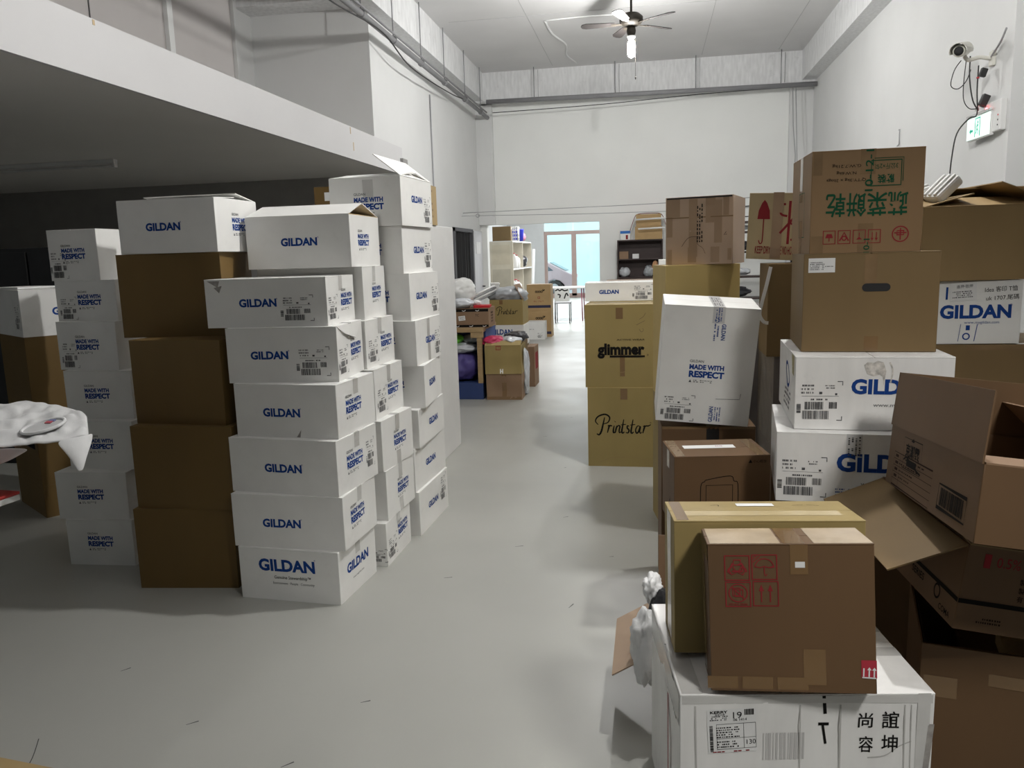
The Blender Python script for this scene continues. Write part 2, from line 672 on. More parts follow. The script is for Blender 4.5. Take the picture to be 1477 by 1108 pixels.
pts = smooth_pts([(-2.02, 2.1, 0.0006), (-1.95, 1.98, 0.0006), (-1.93, 1.88, 0.0006), (-1.95, 1.75, 0.0006)], 5)
g, f = g_line([(p.x, p.y) for p in pts], 0.003)
mb.add([(p[0], p[1], 0.0006) for p in g], f)
mb.build('scuff_marks', mat('dark_scuffs', (0.05, 0.05, 0.05), 0.7), fl)

struct(MB().box((-0.3, 7.0, ZC+0.1), (10.5, 17.2, 0.2)).build('ceiling', CEIL))
# lines of board joints and a plaster scar on the ceiling
jb = MB()
for x in (-1.75, 0.9, 2.2):
    jb.box((x, 10, ZC-0.0015), (0.006, 10, 0.003))
for y in (8.6, 11.9):
    jb.box((-0.2, y, ZC-0.0015), (5.4, 0.006, 0.003))
jb.build('board_joint', mat('joint_line', (0.45, 0.45, 0.45), 0.8), bpy.data.objects['ceiling'])
sc_ = smooth_pts([(-1.52, 12.2, ZC-0.004), (-1.5, 12.9, ZC-0.004), (-1.36, 13.6, ZC-0.004), (-1.42, 14.3, ZC-0.004), (-1.3, 14.9, ZC-0.004)], 5)
MB().tube(sc_, 0.018, 6).tube(smooth_pts([(-1.52, 12.2, ZC-0.004), (-0.9, 12.15, ZC-0.004), (-0.4, 12.2, ZC-0.004)], 4), 0.012, 6).build('cable_trunk', WALL, bpy.data.objects['ceiling'])

# left wall (beyond the mezzanine), with a doorway near the far end
DY0, DY1, DZ = 13.2, 14.65, 2.06
mb = MB()
t = 0.2
mb.box((XL-t/2, (9.7+YB)/2, (ZM1+ZC)/2), (t, YB-9.7, ZC-ZM1))
mb.box((XL-0.0, 9.6, (ZM1+ZC)/2), (0.002, 0.2, ZC-ZM1))
mb.box((XL-t/2, (10.3+DY0)/2, ZM1/2), (t, DY0-10.3, ZM1))
mb.box((XL-t/2, (DY0+DY1)/2, (DZ+ZM1)/2), (t, DY1-DY0, ZM1-DZ))
mb.box((XL-t/2, (DY1+YB)/2, ZM1/2), (t, YB-DY1, ZM1))
struct(mb.build('wall_left', WALL))
# dark room behind the doorway
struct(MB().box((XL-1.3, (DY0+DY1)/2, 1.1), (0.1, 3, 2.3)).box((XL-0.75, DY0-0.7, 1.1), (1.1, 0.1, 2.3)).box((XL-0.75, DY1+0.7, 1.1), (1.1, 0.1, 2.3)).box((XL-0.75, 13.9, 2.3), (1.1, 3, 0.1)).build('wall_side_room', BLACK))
# return wall above the mezzanine, and grey partition with white posts
struct(MB().box(((XL-4.9)/2-0.002, 9.6, (ZM1+ZC)/2), (1.6, 0.2, ZC-ZM1)).build('wall_return', WALL))
DARKW = mat('dull_dark_wall', (0.10, 0.10, 0.10), 0.85, 0.1)  # for unseen walls, kept dark to cut bounced light
struct(MB().box((-4.83, 9.28, (ZM1+ZC)/2), (0.08, 0.44, ZC-ZM1)).build('wall_return_side', WALL))
struct(MB().box((-4.83, 4.9, (ZM1+ZC)/2), (0.06, 8.3, ZC-ZM1)).build('wall_partition', PANEL))
for i, y in enumerate((9.06, 7.72)):
    struct(MB().box((-4.78, y, (ZM1+ZC)/2), (0.05, 0.09 if i else 0.07, ZC-ZM1)).build('trim_%d' % (i+1), WALL))
struct(MB().box((-4.795, 6.55, (ZM1+ZC)/2), (0.006, 0.012, ZC-ZM1)).build('trim_3', mat('dark_gap', (0.1, 0.1, 0.1))))
struct(MB().box((-4.05, 9.3, 4.73), (1.55, 0.4, 0.44)).build('trim_4', RAW))
# mezzanine: floor slab with white fascia, underside
struct(MB().box((-6.67, 5.2, (ZM0+ZM1)/2), (6.8, 10.2, ZM1-ZM0-0.002)).build('mezzanine_slab', SOFFIT))
struct(MB().box((-3.255, 5.2, (ZM0+ZM1)/2), (0.03, 10.4, ZM1-ZM0)).build('mezzanine_fascia', mat('fascia_paint', (0.66, 0.655, 0.66), 0.75, 0.02, 1.3)))
TR = mat('tape_remnant', (0.55, 0.42, 0.25), 0.6)
for y_, z_, l_ in ((8.55, 2.96, 0.07), (8.62, 2.80, 0.09), (4.45, 2.985, 0.03)):
    MB().box((-3.2385, y_, z_), (0.002, 0.02, l_)).build('tape_remnant', TR, bpy.data.objects['mezzanine_fascia'])
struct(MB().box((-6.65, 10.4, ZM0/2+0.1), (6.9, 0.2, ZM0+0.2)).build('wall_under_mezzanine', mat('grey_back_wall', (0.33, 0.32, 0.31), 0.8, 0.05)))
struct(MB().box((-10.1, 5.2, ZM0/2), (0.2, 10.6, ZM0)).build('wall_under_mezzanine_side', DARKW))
# right wall: main run, return near the camera, nearer run
struct(MB().box((XR+0.1, (7.25+YB)/2, ZC/2), (0.2, YB-7.25, ZC)).build('wall_right', WALL))
struct(MB().box((XR+0.85, 7.35, ZC/2), (1.3, 0.2, ZC)).build('wall_right_return', WALL))
struct(MB().box((4.4, 3.0, ZC/2), (0.2, 8.8, ZC)).build('wall_right_near', DARKW))
struct(MB().box((-2.9, -1.3, ZC/2), (14.6, 0.2, ZC)).build('wall_front', DARKW))
struct(MB().box((-10.1, 5.0, (ZM1+ZC)/2), (0.2, 12.6, ZC-ZM1)).build('wall_left_upper', DARKW))
# back wall with the wide opening, recessed between two corner piers under a beam
OX0, OX1, OZ = -3.17, -0.965, 2.16
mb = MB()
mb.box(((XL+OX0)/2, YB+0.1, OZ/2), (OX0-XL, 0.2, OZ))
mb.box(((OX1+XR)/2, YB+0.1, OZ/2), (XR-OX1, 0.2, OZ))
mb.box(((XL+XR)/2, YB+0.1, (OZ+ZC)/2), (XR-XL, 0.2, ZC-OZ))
struct(mb.build('wall_back', mat('back_wall_brightened', (0.88, 0.89, 0.87), 0.75, 0.02, 1.3, bump=0.03, dirt=0.08, dirtcol=(0.66, 0.66, 0.64))))  # painted lighter than the side walls to make up for missing light
struct(MB().box((XL+0.16, YB-0.06, (OZ+4.4)/2), (0.32, 0.12, 4.4-OZ)).box((XR-0.2, YB-0.06, 2.2), (0.4, 0.12, 4.4)).build('trim_5', WALL))
# beams
struct(MB().box((XL+0.1, 8.2, (4.45+ZC)/2), (0.2, 14.6, ZC-4.45)).build('trim_6', RAW))
struct(MB().box((XR-0.12, 8.2, (4.45+ZC)/2), (0.24, 14.6, ZC-4.45)).build('trim_7', RAW))
struct(MB().box(((XL+XR)/2, YB-0.15, (4.42+ZC)/2), (XR-XL, 0.3, ZC-4.42)).build('trim_8', RAW))

# far room beyond the opening
FW = mat('far_room_paint', (0.82, 0.82, 0.82), 0.8, 0.02)
struct(MB().box((-5.2, 22.3, 1.6), (0.2, 13.2, 3.2)).build('wall_far_left', FW))
struct(MB().box((1.9, 22.3, 1.6), (0.2, 13.2, 3.2)).build('wall_far_right', FW))
struct(MB().box((-1.65, 22.3, 3.3), (7.3, 13.2, 0.2)).build('ceiling_far', FW))
mb = MB()
mb.box((-4.48, 28.6, 1.6), (1.44, 0.2, 3.2))
mb.box((1.15, 28.6, 1.6), (1.5, 0.2, 3.2))
mb.box((-1.68, 28.6, 2.98), (4.16, 0.2, 0.44))
struct(mb.build('wall_far_end', FW))
FRM = mat('pinkish_door_frame', (0.62, 0.46, 0.42), 0.5, 0.04)
GLS = mat('pale_teal_glass', (0.86, 0.97, 0.97), 0.02, 0.02, 1.5, (1, 1, 0.4), trans=1.0)
for i, (x0, x1) in enumerate(((-3.76, -2.72), (-2.72, -1.7), (-1.7, -0.68), (-0.68, 0.4))):
    d = struct(MB().box(((x0+x1)/2, 28.6, 2.31), (x1-x0, 0.12, 0.13)).box((x0+0.055, 28.6, 1.17), (0.11, 0.1, 2.2)).box((x1-0.03, 28.6, 1.17), (0.06, 0.1, 2.2)).box(((x0+x1)/2, 28.6, 0.08), (x1-x0, 0.1, 0.15)).build('door_%d' % (i+2), FRM))
    MB().box(((x0+x1)/2, 28.6, 1.18), (x1-x0-0.12, 0.012, 2.1)).build('pane', GLS, d)
    MB().box(((x0+x1)/2, 28.6, 2.57), (x1-x0-0.06, 0.012, 0.4)).build('transom_pane', GLS, d)
struct(MB().box((-2, 39, -0.25), (40, 20.5, 0.3)).build('ground', mat('street_asphalt', (0.35, 0.35, 0.36), 0.9, 0.1)))

# near-left wall door frame and black curtain on the left wall
DG = mat('grey_door_paint', (0.52, 0.52, 0.54), 0.55, 0.08, 4, (1, 1, 0.3))
d1 = struct(MB().box((XL+0.01, DY0+0.03, DZ/2), (0.06, 0.06, DZ)).box((XL+0.01, DY1-0.03, DZ/2), (0.06, 0.06, DZ)).box((XL+0.01, (DY0+DY1)/2, DZ-0.03), (0.06, DY1-DY0, 0.06)).build('door_1', mat('dark_frame', (0.10, 0.10, 0.11))))
d6 = struct(MB().box((XL+0.03, 15.02, 1.02), (0.04, 0.72, 2.04)).build('door_6', DG, None, 0.004))
MB().box((XL+0.054, 15.0, 1.72), (0.006, 0.38, 0.22)).build('vent_panel', mat('door_vent', (0.7, 0.7, 0.7)), d6)
MB().tube([(XL+0.05, 15.28, 0.98), (XL+0.1, 15.28, 0.98), (XL+0.1, 15.2, 0.98)], 0.012).build('door_handle', BLACK, d6)
V, Fc = [], []
N = 60
for j in range(3):
    for i in range(N+1):
        V.append((XL-0.02+0.03*math.sin(i*1.15)+0.01*math.sin(i*0.37), 13.28+1.2*i/N, 0.05+0.97*j+0.0))
for j in range(2):
    for i in range(N):
        k = j*(N+1)+i
        Fc.append((k, k+1, k+N+2, k+N+1))
cur = link('curtain', pydata('curtain', V, Fc), BLACK)
sm = cur.modifiers.new('thick', 'SOLIDIFY')
sm.thickness = 0.004
tag(cur, 'black pleated curtain hanging in the doorway on the left wall', 'curtain')
MB().tube([(XL-0.01, 13.26, 2.0), (XL-0.01, 14.58, 2.0)], 0.012).build('curtain_rod', BLACK, cur)

# ================================================================== CARTONS, LEFT SIDE
ORD = ['lowest', 'second from the floor', 'third from the floor', 'fourth from the floor', 'fifth from the floor', 'sixth from the floor', 'seventh from the floor', 'topmost']


def stack(poses, fmt, group, fn, board=WHITE, names=None, seed=0, tape=TAPEW):
    out = []
    n = len(poses)
    for i, p in enumerate(poses):
        z0 = poses[i][2]
        c = Carton('shipping_carton', fmt % (ORD[i] if i < n-1 else 'topmost'), p, board, group, seed=seed+i, tape=tape, dent=0.004)
        fn(c, i)
        out.append(c)
    return out


# A: the nearest white stack, long sides towards the camera
A = [(-1.629, 3.412, 0, -.074, .509, .401, .250), (-1.631, 3.419, .25, -.043, .556, .38, .252), (-1.631, 3.453, .502, -.109, .554, .403, .257),
     (-1.62, 3.484, .759, -.092, .52, .392, .247), (-1.671, 3.533, 1.006, .062, .527, .385, .254), (-1.742, 3.562, 1.26, .053, .58, .39, .223)]


def deco_a(c, i):
    w, d, h = c.w, c.d, c.h
    if i == 0:
        c.logo('F', -0.01, h*0.68, 0.27)
        c.put('printed_text', 'F', g_text('Genuine Stewardship™', 0.185, 0.02, 0.008), 0.015, h*0.44, BLACKP)
        c.put('printed_text', 'F', g_text('Environment · People · Community', 0.21, 0.015, 0.0), 0.02, h*0.33, GREY)
        c.put('registered_mark', 'F', g_text('®', 0.008), 0.135, h*0.82, BLUE)
        c.logo('R', 0.0, h*0.55, 0.22)
        c.put('printed_text', 'R', g_text('www.mygildan.com', 0.12, 0.011), 0.0, h*0.3, GREY)
    elif i in (1, 2, 3):
        c.logo('F', (-0.03, 0.0, -0.02)[i-1], h*0.47, 0.18)
        c.put('registered_mark', 'F', g_text('®', 0.007), (-0.03, 0.0, -0.02)[i-1]+0.098, h*0.55, BLUE)
        c.motto('R', -0.03, h*0.55, 0.17)
        c.strip('R', 0, h-0.035, 0.05, 0.07, TAPEW)
        if i == 2:
            c.ship('R', 0.13, h*0.5, 0.08, 0.14, 7)
    else:
        c.logo('F', (-0.06, -0.04)[i-4], h*0.5, 0.17)
        c.put('registered_mark', 'F', g_text('®', 0.007), (-0.06, -0.04)[i-4]+0.093, h*0.58, BLUE)
        c.ship('F', 0.15, h*0.38, 0.15, h*0.52, 3+i)
        c.ship('R', -0.11, h*0.36, 0.13, h*0.5, 9+i)
        c.motto('R', 0.08, h*0.52, 0.16)
    if i == 5:
        c.put('torn_patch', 'F', g_join((g_poly([(-0.06, 0), (0.0, 0.0), (-0.01, -0.03)]), 0, 0), (g_poly([(-0.03, -0.03), (0.01, -0.022), (-0.005, -0.055)]), 0, 0)), -w/2+0.075, h-0.008, SCUFF, label='grey scuffed torn patch')
    if i == 4:
        V = [c.surf('R', u, v, o) for u, v, o in ((-d/2, h, 0.001), (0.03, h-0.004, 0.006), (d/2-0.02, h-0.006, 0.001), (0.06, h-0.075, 0.012), (-0.02, h-0.06, 0.014), (-0.1, h-0.04, 0.008))]
        o = link('crumpled_flap', pydata('crumpled_flap', V, [(0, 5, 1), (5, 4, 1), (4, 3, 1), (3, 2, 1)]), WHITE, c.root)
        so = o.modifiers.new('t', 'SOLIDIFY')
        so.thickness = 0.003
    if i == 3:
        c.put('torn_patch', 'F', g_poly([(-0.012, 0), (0.006, 0.0), (0.012, 0.035)]), w*0.12, 0.004, SCUFF, label='small dark tear')


SA = stack(A, 'white carton with blue logo, %s in the nearest left stack', 'white cartons in the nearest left stack', deco_a, seed=10)

# B: the stack behind it
B = [(-1.579, 3.851, 0, -.018, .52, .38, .227), (-1.572, 3.918, .227, -.053, .518, .402, .26), (-1.571, 3.917, .487, -.099, .52, .394, .262),
     (-1.615, 3.933, .749, -.044, .52, .401, .257), (-1.657, 3.957, 1.006, -.049, .52, .385, .245), (-1.710, 3.985, 1.251, .044, .555, .385, .268)]


def deco_b(c, i):
    h = c.h
    c.motto('R', (0.06, 0.03, 0.03, 0.06, 0.08, 0.04)[i], h*(0.62 if i < 1 else 0.52), 0.16)
    c.strip('R', 0, h-0.04, 0.05, 0.08, TAPEW)
    if i in (0, 3, 4):
        c.ship('R', -0.1, h*0.36, 0.13, h*0.5, 20+i)
    if i == 0:
        c.ship('F', 0.2, h*0.25, 0.12, h*0.3, 27)
    if i in (1, 2):
        c.strip('R', 0, 0.035, 0.05, 0.07, TAPEW)


SB = stack(B, 'white carton with blue-slogan end, %s in the second left stack', 'white cartons in the second left stack', deco_b, seed=30)

# the open-topped carton lying over the first two stacks
c = Carton('open_carton', 'white carton with blue logo and lifted flaps, lying across the two nearest left stacks', (-1.722, 3.943, 1.520, .007, .547, .432, .255), WHITE, seed=41, top='open', dent=0.006)
c.logo('F', 0.005, 0.13, 0.18)
c.put('registered_mark', 'F', g_text('®', 0.007), 0.105, 0.15, BLUE)
c.motto('R', -0.02, 0.14, 0.16)
c.flap('R', 0.2, -3, board=TANP)
c.flap('L', 0.2, -5)
c.flap('F', 0.205, 17)
c.flap('B', 0.225, 15)

# C: the tall stack by the aisle
Cs = [(-1.475, 4.39, 0, -.035, .41, .551, .253), (-1.488, 4.399, .253, -.049, .409, .56, .247), (-1.476, 4.409, .5, .001, .41, .544, .219), (-1.463, 4.43, .719, .083, .40, .50, .241),
      (-1.478, 4.43, .96, -.012, .41, .49, .252), (-1.493, 4.455, 1.212, -.06, .41, .49, .26), (-1.523, 4.455, 1.472, -.057, .41, .49, .257)]


def deco_c(c, i):
    h = c.h
    c.logo('R', (-0.02, 0.0, 0.03, -0.02, 0.03, -0.05, 0.02)[i], h*0.5, 0.17)
    if i in (0, 4, 5, 6):
        c.ship('R', 0.18, h*(0.62 if i == 0 else 0.4), 0.11, h*0.62, 40+i)
    c.motto('F', 0.0, h*0.55, 0.17)
    if i == 4:
        c.strip('R', 0, h/2, 0.05, h*0.96, TAPEW)


SCs = stack(Cs, 'white carton with blue-logo end, %s in the tall aisle stack', 'white cartons in the tall third left stack', deco_c, seed=50, tape=None)
SCs[-1].root['label'] = 'white carton with blue-logo end, second from the top in the tall aisle stack'
c = Carton('open_carton', 'white carton with raised open flaps, on top of the tallest stack beside the aisle', (-1.513, 4.44, 1.731, -.062, .418, .50, .261), WHITE, seed=61, top='open')
c.motto('F', 0.02, 0.13, 0.18)
c.strip('F', 0.02, 0.19, 0.06, 0.12, TAPEW)
c.logo('R', 0.0, 0.15, 0.17)
c.ship('R', 0.17, 0.1, 0.11, 0.15, 63)
c.flap('R', 0.195, 38)
c.flap('F', 0.24, 9)
c.flap('B', 0.24, 8)
c.flap('L', 0.2, -4)

# tall white cabinet with a small brown carton on it, behind the tall stack
t_ = empty('tall_cabinet', (-1.80, 5.85, 0))
tag(t_, 'tall plain white cabinet standing behind the tall carton stack', 'cabinet')
CAB = mat('white_laminate', (0.74, 0.735, 0.72), 0.45, 0.03)
MB().box((0, 0, 0.895), (0.46, 0.9, 1.79)).build('cabinet_body', CAB, t_, 0.006)
MB().box((-0.117, -0.459, 0.9), (0.226, 0.018, 1.74)).build('door', CAB, t_, 0.003)
MB().box((0.117, -0.459, 0.9), (0.226, 0.018, 1.74)).build('door', CAB, t_, 0.003)
MB().tube([(0.03, -0.49, 0.85), (0.03, -0.49, 1.0)], 0.007).build('handle', GREY, t_)
c = Carton('printed_carton', 'brown carton printed on its end, on top of the tall white cabinet', (-1.78, 5.62, 1.791, 0, .44, .36, .28), TANP, seed=65, tape=TAPEC)
for k in range(5):
    c.put('printed_text', 'R', g_smallprint(0.16, 0.03, 1, 70+k), 0.0, 0.06+0.045*k, mat('brown_print', (0.16, 0.10, 0.05)))
# dim little carton far back on hidden boxes
c = Carton('brown_carton', 'plain brown carton, bottom of the hidden pile behind the second left stack', (-2.30, 5.72, 0, 0, .44, .4, .96), OCHRE, 'brown cartons hidden at the back left', seed=66)
c = Carton('brown_carton', 'plain brown carton, middle of the hidden pile behind the second left stack', (-2.30, 5.72, .96, 0, .44, .4, .93), OCHRE, 'brown cartons hidden at the back left', seed=67)
c = Carton('brown_carton', 'small dim brown carton with pale label, left of the topmost open white carton', (-2.23, 5.70, 1.892, 0, .34, .35, .19), OCHRE, seed=68)
c.put('shipping_label', 'F', g_rect(0.06, 0.06), -0.06, 0.12, PAPER)

# E: plain brown stack with a white carton on top
E_ = [(-2.234, 3.519, 0, .107, .492, .442, .4), (-2.188, 3.515, .4, .01, .519, .421, .403), (-2.192, 3.556, .803, -.07, .49, .409, .404), (-2.317, 3.70, 1.208, .12, .515, .39, .403)]
SE = stack(E_, 'large plain ochre-brown carton, %s of the brown left stack', 'plain brown cartons in the left stack', lambda c, i: None, board=OCHRE, seed=70, tape=None)
c = Carton('shipping_carton', 'white carton with blue logo, on top of the plain brown stack', (-2.275, 3.70, 1.612, .004, .51, .411, .25), WHITE, seed=75, top='open')
c.logo('F', -0.02, 0.125, 0.17)
c.put('registered_mark', 'F', g_text('®', 0.007), 0.072, 0.145, BLUE)
c.motto('R', 0.03, 0.14, 0.17)
c.flap('L', 0.2, -4)
c.flap('R', 0.2, -3)
c.flap('F', 0.2, 3)
c.flap('B', 0.2, 9)

# F: dim white stack further left
Fs = [(-2.864, 3.78, 0, .045, .374, .509, .249), (-2.892, 3.788, .249, .061, .397, .51, .254), (-2.855, 3.857, .503, .031, .378, .508, .256), (-2.879, 3.923, .759, .013, .392, .508, .259),
      (-2.913, 3.95, 1.018, -.076, .373, .509, .257), (-2.929, 3.99, 1.275, -.038, .368, .509, .215), (-2.985, 4.004, 1.49, -.043, .301, .51, .265)]


def deco_f(c, i):
    w, h = c.w, c.h
    c.motto('F', (0.0, -0.01, 0.0, -0.01, 0.0, 0.02, 0.0)[i], h*0.55, 0.15)
    if i >= 4:
        c.ship('F', -w*0.3, h*0.32, 0.1, h*0.55, 80+i)


SF = stack(Fs, 'shaded white carton with blue slogan, %s in the dim far-left stack', 'white cartons in the dim far-left stack', deco_f, seed=80, tape=None)

# G: leftmost corner stack under the mezzanine
c = Carton('brown_carton', 'low dark brown carton on the floor, base of the leftmost stack', (-3.844, 4.573, 0, -.6, .56, .52, .21), OCHRE, seed=90)
c = Carton('tall_brown_carton', 'tall shaded brown carton with a black label, in the leftmost stack', (-3.844, 4.573, .21, -.6, .56, .52, .935), OCHRE, seed=91)
c.put('black_label', 'F', g_rect(0.2, 0.11), 0.12, 0.28, BLACKP)
c.put('label_border', 'F', g_frame(0.2, 0.11, 0.003), 0.12, 0.28, GREY, 0.0015)
c.strip('R', 0, 0.85, 0.06, 0.16, TAPEB)
c = Carton('shipping_carton', 'white carton with blue logo at the very left edge, on the tall brown one', (-3.844, 4.573, 1.146, -.6, .56, .52, .288), WHITE, seed=92, tape=TAPEW)
c.logo('R', 0.03, 0.15, 0.22)
c.ship('F', 0.2, 0.12, 0.1, 0.15, 93)
s_ = MB().box((0, 0, 0.006), (0.34, 0.24, 0.012), 0.1).build('paper_sheets', PAPER, None, 0.002, (-3.98, 4.5, 1.436), (0, 0, -0.5))
tag(s_, 'loose white sheets lying on the leftmost white carton', 'paper')
t_ = empty('black_cabinet', (-4.75, 5.7, 0))
tag(t_, 'black cabinet in the dark under the mezzanine, behind the leftmost cartons', 'cabinet')
MB().box((0, 0, 0.86), (1.5, 0.5, 1.72)).build('cabinet_body', BLACK, t_, 0.005)
MB().box((-0.375, -0.258, 0.86), (0.73, 0.016, 1.66)).build('door', BLACK, t_, 0.003)
MB().box((0.375, -0.258, 0.86), (0.73, 0.016, 1.66)).build('door', BLACK, t_, 0.003)

# ================================================================== CARTONS, RIGHT SIDE
# P: two tan cartons and a thin white one at the aisle
c = Carton('printed_carton', 'tan carton with black script lettering, on the floor beside the aisle', (-.186, 5.87, 0, -.017, .526, .421, .587), TAN, seed=100, tape=TAPEB, dent=0.006)
S = [([(0.75, 2.1), (0.55, 1.2), (0.3, 0.2), (0.0, -0.25), (-0.3, -0.1)], 0.15), ([(-0.1, 1.1), (-0.45, 1.6), (-0.1, 2.2), (0.8, 2.5), (1.4, 2.1), (1.2, 1.45), (0.6, 1.2)], 0.13),
     ([(1.15, 0.9), (1.35, 1.0), (1.22, 0.5), (1.1, 0.02)], 0.13), ([(1.2, .55), (1.45, 0.98), (1.75, .92)], 0.12), ([(2.0, 1.0), (1.88, .4), (1.92, .05), (2.12, .15)], 0.14), ([(2.1, 1.5), (2.14, 1.56)], 0.17),
     ([(2.35, 1.0), (2.22, .5), (2.12, .0)], 0.13), ([(2.22, .5), (2.5, .98), (2.74, .9), (2.64, .4), (2.68, .05), (2.88, .2)], 0.12), ([(3.25, 1.85), (3.08, .9), (2.98, .2), (3.12, .02), (3.32, .2)], 0.14), ([(2.85, 1.1), (3.55, 1.18)], 0.08),
     ([(3.95, .92), (3.72, 1.0), (3.7, .7), (3.92, .4), (3.78, .05), (3.48, .12)], 0.13), ([(4.45, 1.85), (4.28, .9), (4.18, .2), (4.32, .02), (4.52, .2)], 0.14), ([(4.05, 1.1), (4.75, 1.18)], 0.08),
     ([(5.35, .9), (5.05, 1.0), (4.78, .5), (4.88, .05), (5.12, .2), (5.4, .95), (5.3, .3), (5.4, .02), (5.58, .2)], 0.12), ([(5.75, .9), (5.95, 1.0), (5.82, .5), (5.7, .02)], 0.13), ([(5.8, .55), (6.05, .98), (6.4, 1.02), (6.75, 1.2)], 0.11)]


def script_logo(width):
    k = width/7.2
    gs = []
    for pts, t in S:
        q = [(p.x*k, p.y*k) for p in smooth_pts(pts, 5)]
        gs.append((g_line(q, lambda s_, t=t: k*t*(0.75+0.9*math.sin(math.pi*min(1, s_*1.0)))), -3.1*k, -0.9*k))
    return g_join(*gs)


c.put('printed_logo', 'F', script_logo(0.40), -0.01, 0.30, BLACKP)
c.put('registered_mark', 'F', g_text('®', 0.012), 0.19, 0.33, BLACKP)
c.strip('F', 0, 0.54, 0.05, 0.08, TAPEB)
c.put('crease', 'F', g_line([(-0.2, 0.0), (-0.1, 0.045), (0.05, 0.055), (0.16, 0.035), (0.23, 0)], 0.004), 0.0, 0.02, mat('crease_line', (0.30, 0.21, 0.09)))
c = Carton('printed_carton', 'tan carton with bold black lettering, on the script-lettered tan carton', (-.196, 5.892, .588, -.012, .535, .438, .598), TAN, seed=101, dent=0.008, tape=TAPEB)
c.put('printed_logo', 'F', g_text('glimmer', 0.335, 0.11, 0.05), -0.01, 0.265, BLACKP)
c.put('underline', 'F', g_rect(0.25, 0.014), 0.035, 0.225, BLACKP)
c.put('printed_text', 'F', g_text('ACTIVE WEAR', 0.2, 0.012, 0.01), 0.06, 0.345, BLACKP)
c.put('registered_mark', 'F', g_text('®', 0.014), 0.18, 0.235, BLACKP)
c.put('pen_mark', 'F', g_join((g_line(smooth_pts([(0, 0), (0.03, 0.02), (0.045, 0.045)], 4), 0.003), 0.12, 0.49), (g_line(smooth_pts([(0, 0.02), (0.015, 0), (0.03, 0.01), (0.025, 0.025)], 4), 0.003), 0.12, 0.40), (g_line([(0, 0), (0.06, 0.03)], 0.003), 0.10, 0.45)), 0.0, 0.0, mat('pen_brown', (0.15, 0.1, 0.05)))
c.strip('F', -0.02, 0.535, 0.05, 0.08, TAPEB)
c.strip('F', 0.0, 0.16, 0.035, 0.16, TAPEB)
c.put('crease', 'F', g_line(smooth_pts([(-0.22, 0.0), (-0.1, 0.015), (0.0, 0.01), (0.15, 0.04), (0.22, 0.045)], 4), 0.003), 0.0, 0.1, MATS['crease_line'])
c = Carton('shipping_carton', 'thin flat white carton with blue logo and barcode, on the bold-lettered tan carton', (-.222, 6.25, 1.188, .009, .543, .36, .14), WHITE, seed=102, tape=TAPEW)
c.logo('F', -0.09, 0.07, 0.14)
c.ship('F', 0.17, 0.065, 0.15, 0.11, 103)
for i, (z, h, wd) in enumerate(((0, .6, 'bottom'), (.602, .584, 'top'))):
    Carton('brown_carton', 'plain tan carton, %s of the pair hidden behind the lettered tan cartons' % wd, (-.2, 6.36, z, 0, .5, .42, h), TAN, 'hidden tan cartons behind the lettered pair', seed=104+i)
Carton('brown_carton', 'plain brown carton standing on the floor behind the thin white carton', (-.165, 7.35, 0, 0, .46, .42, .66), PINKB, seed=106, tape=TAPEB)
Carton('brown_carton', 'light brown carton whose top edge shows above the thin white carton', (-.165, 7.35, .662, .05, .46, .42, .64), PINKB, seed=107, tape=TAPEB)
Carton('tall_brown_carton', 'tall plain brown carton hidden under the two white cartons near the aisle', (.34, 6.9, 0, 0, .5, .42, 1.16), BROWN, seed=108)
for i, (z, h, wd) in enumerate(((1.161, .15, 'lower'), (1.312, .17, 'upper'))):
    Carton('white_carton', 'plain white carton, %s of two glimpsed right of the thin white carton' % wd, (.32, 6.9, z, 0, .5, .4, h), WHITE, 'white cartons glimpsed behind the aisle stack', seed=109+i)

# O + N: dark-taped brown carton with a white carton standing on end upon it
c = Carton('brown_carton', 'brown carton with a band of black tape, under the upright white carton', (.246, 3.66, 0, .04, .408, .30, .778), BROWN, seed=120)
c.strip('F', 0.02, .70, 0.055, 0.155, TAPEK, name='black_tape')
c.put('black_tape', 'T', g_rect(0.055, 0.3, 1, 4), 0.02, 0, TAPEK)
c.strip('F', 0, .772, 0.4, 0.012, TAPEC)
c = Carton('shipping_carton', 'white carton standing on end and leaning, with blue slogan and barcode', (.218, 3.62, .815, .017, .397, .30, .517), WHITE, tilt=(.095, .075), seed=121, tape=None)
c.motto('F', 0.0, 0.24, 0.155)
c.ship('F', -0.105, 0.065, 0.135, 0.115, 122)
PR = mat('printed_tape', (0.62, 0.62, 0.62), 0.35, 0.05, coat=0.3)
c.put('printed_tape', 'F', g_rect(0.05, 0.07, 1, 3), 0.03, 0.482, PR)
c.put('printed_tape', 'T', g_rect(0.05, 0.3, 1, 4), 0.03, 0.0, PR)
c.put('printed_text', 'T', g_smallprint(0.24, 0.04, 4, 5), 0.03, 0.0, GREY, 0.0015, math.pi/2)
c.put('printed_text', 'F', g_text('GILDAN', 0.07, 0.018, 0.02), 0.055, 0.41, BLUE, 0.0015, -math.pi/2)
c.put('printed_text', 'F', g_join((g_smallprint(0.08, 0.025, 2, 6), 0, 0), (g_ring(0.009, 0.002), -0.055, 0.0)), 0.025, 0.405, BLUE, 0.0015, -math.pi/2)
c.put('printed_text', 'F', g_smallprint(0.06, 0.03, 3, 7), 0.03, 0.482, BLUE, 0.0016, -math.pi/2)
c.put('printed_text', 'F', g_text('GILDAN', 0.07, 0.018, 0.02), 0.035, 0.045, BLUE, 0.0015, math.pi/2)
c.put('printed_text', 'F', g_smallprint(0.07, 0.03, 3, 8), 0.062, 0.05, BLUE, 0.0015, math.pi/2)
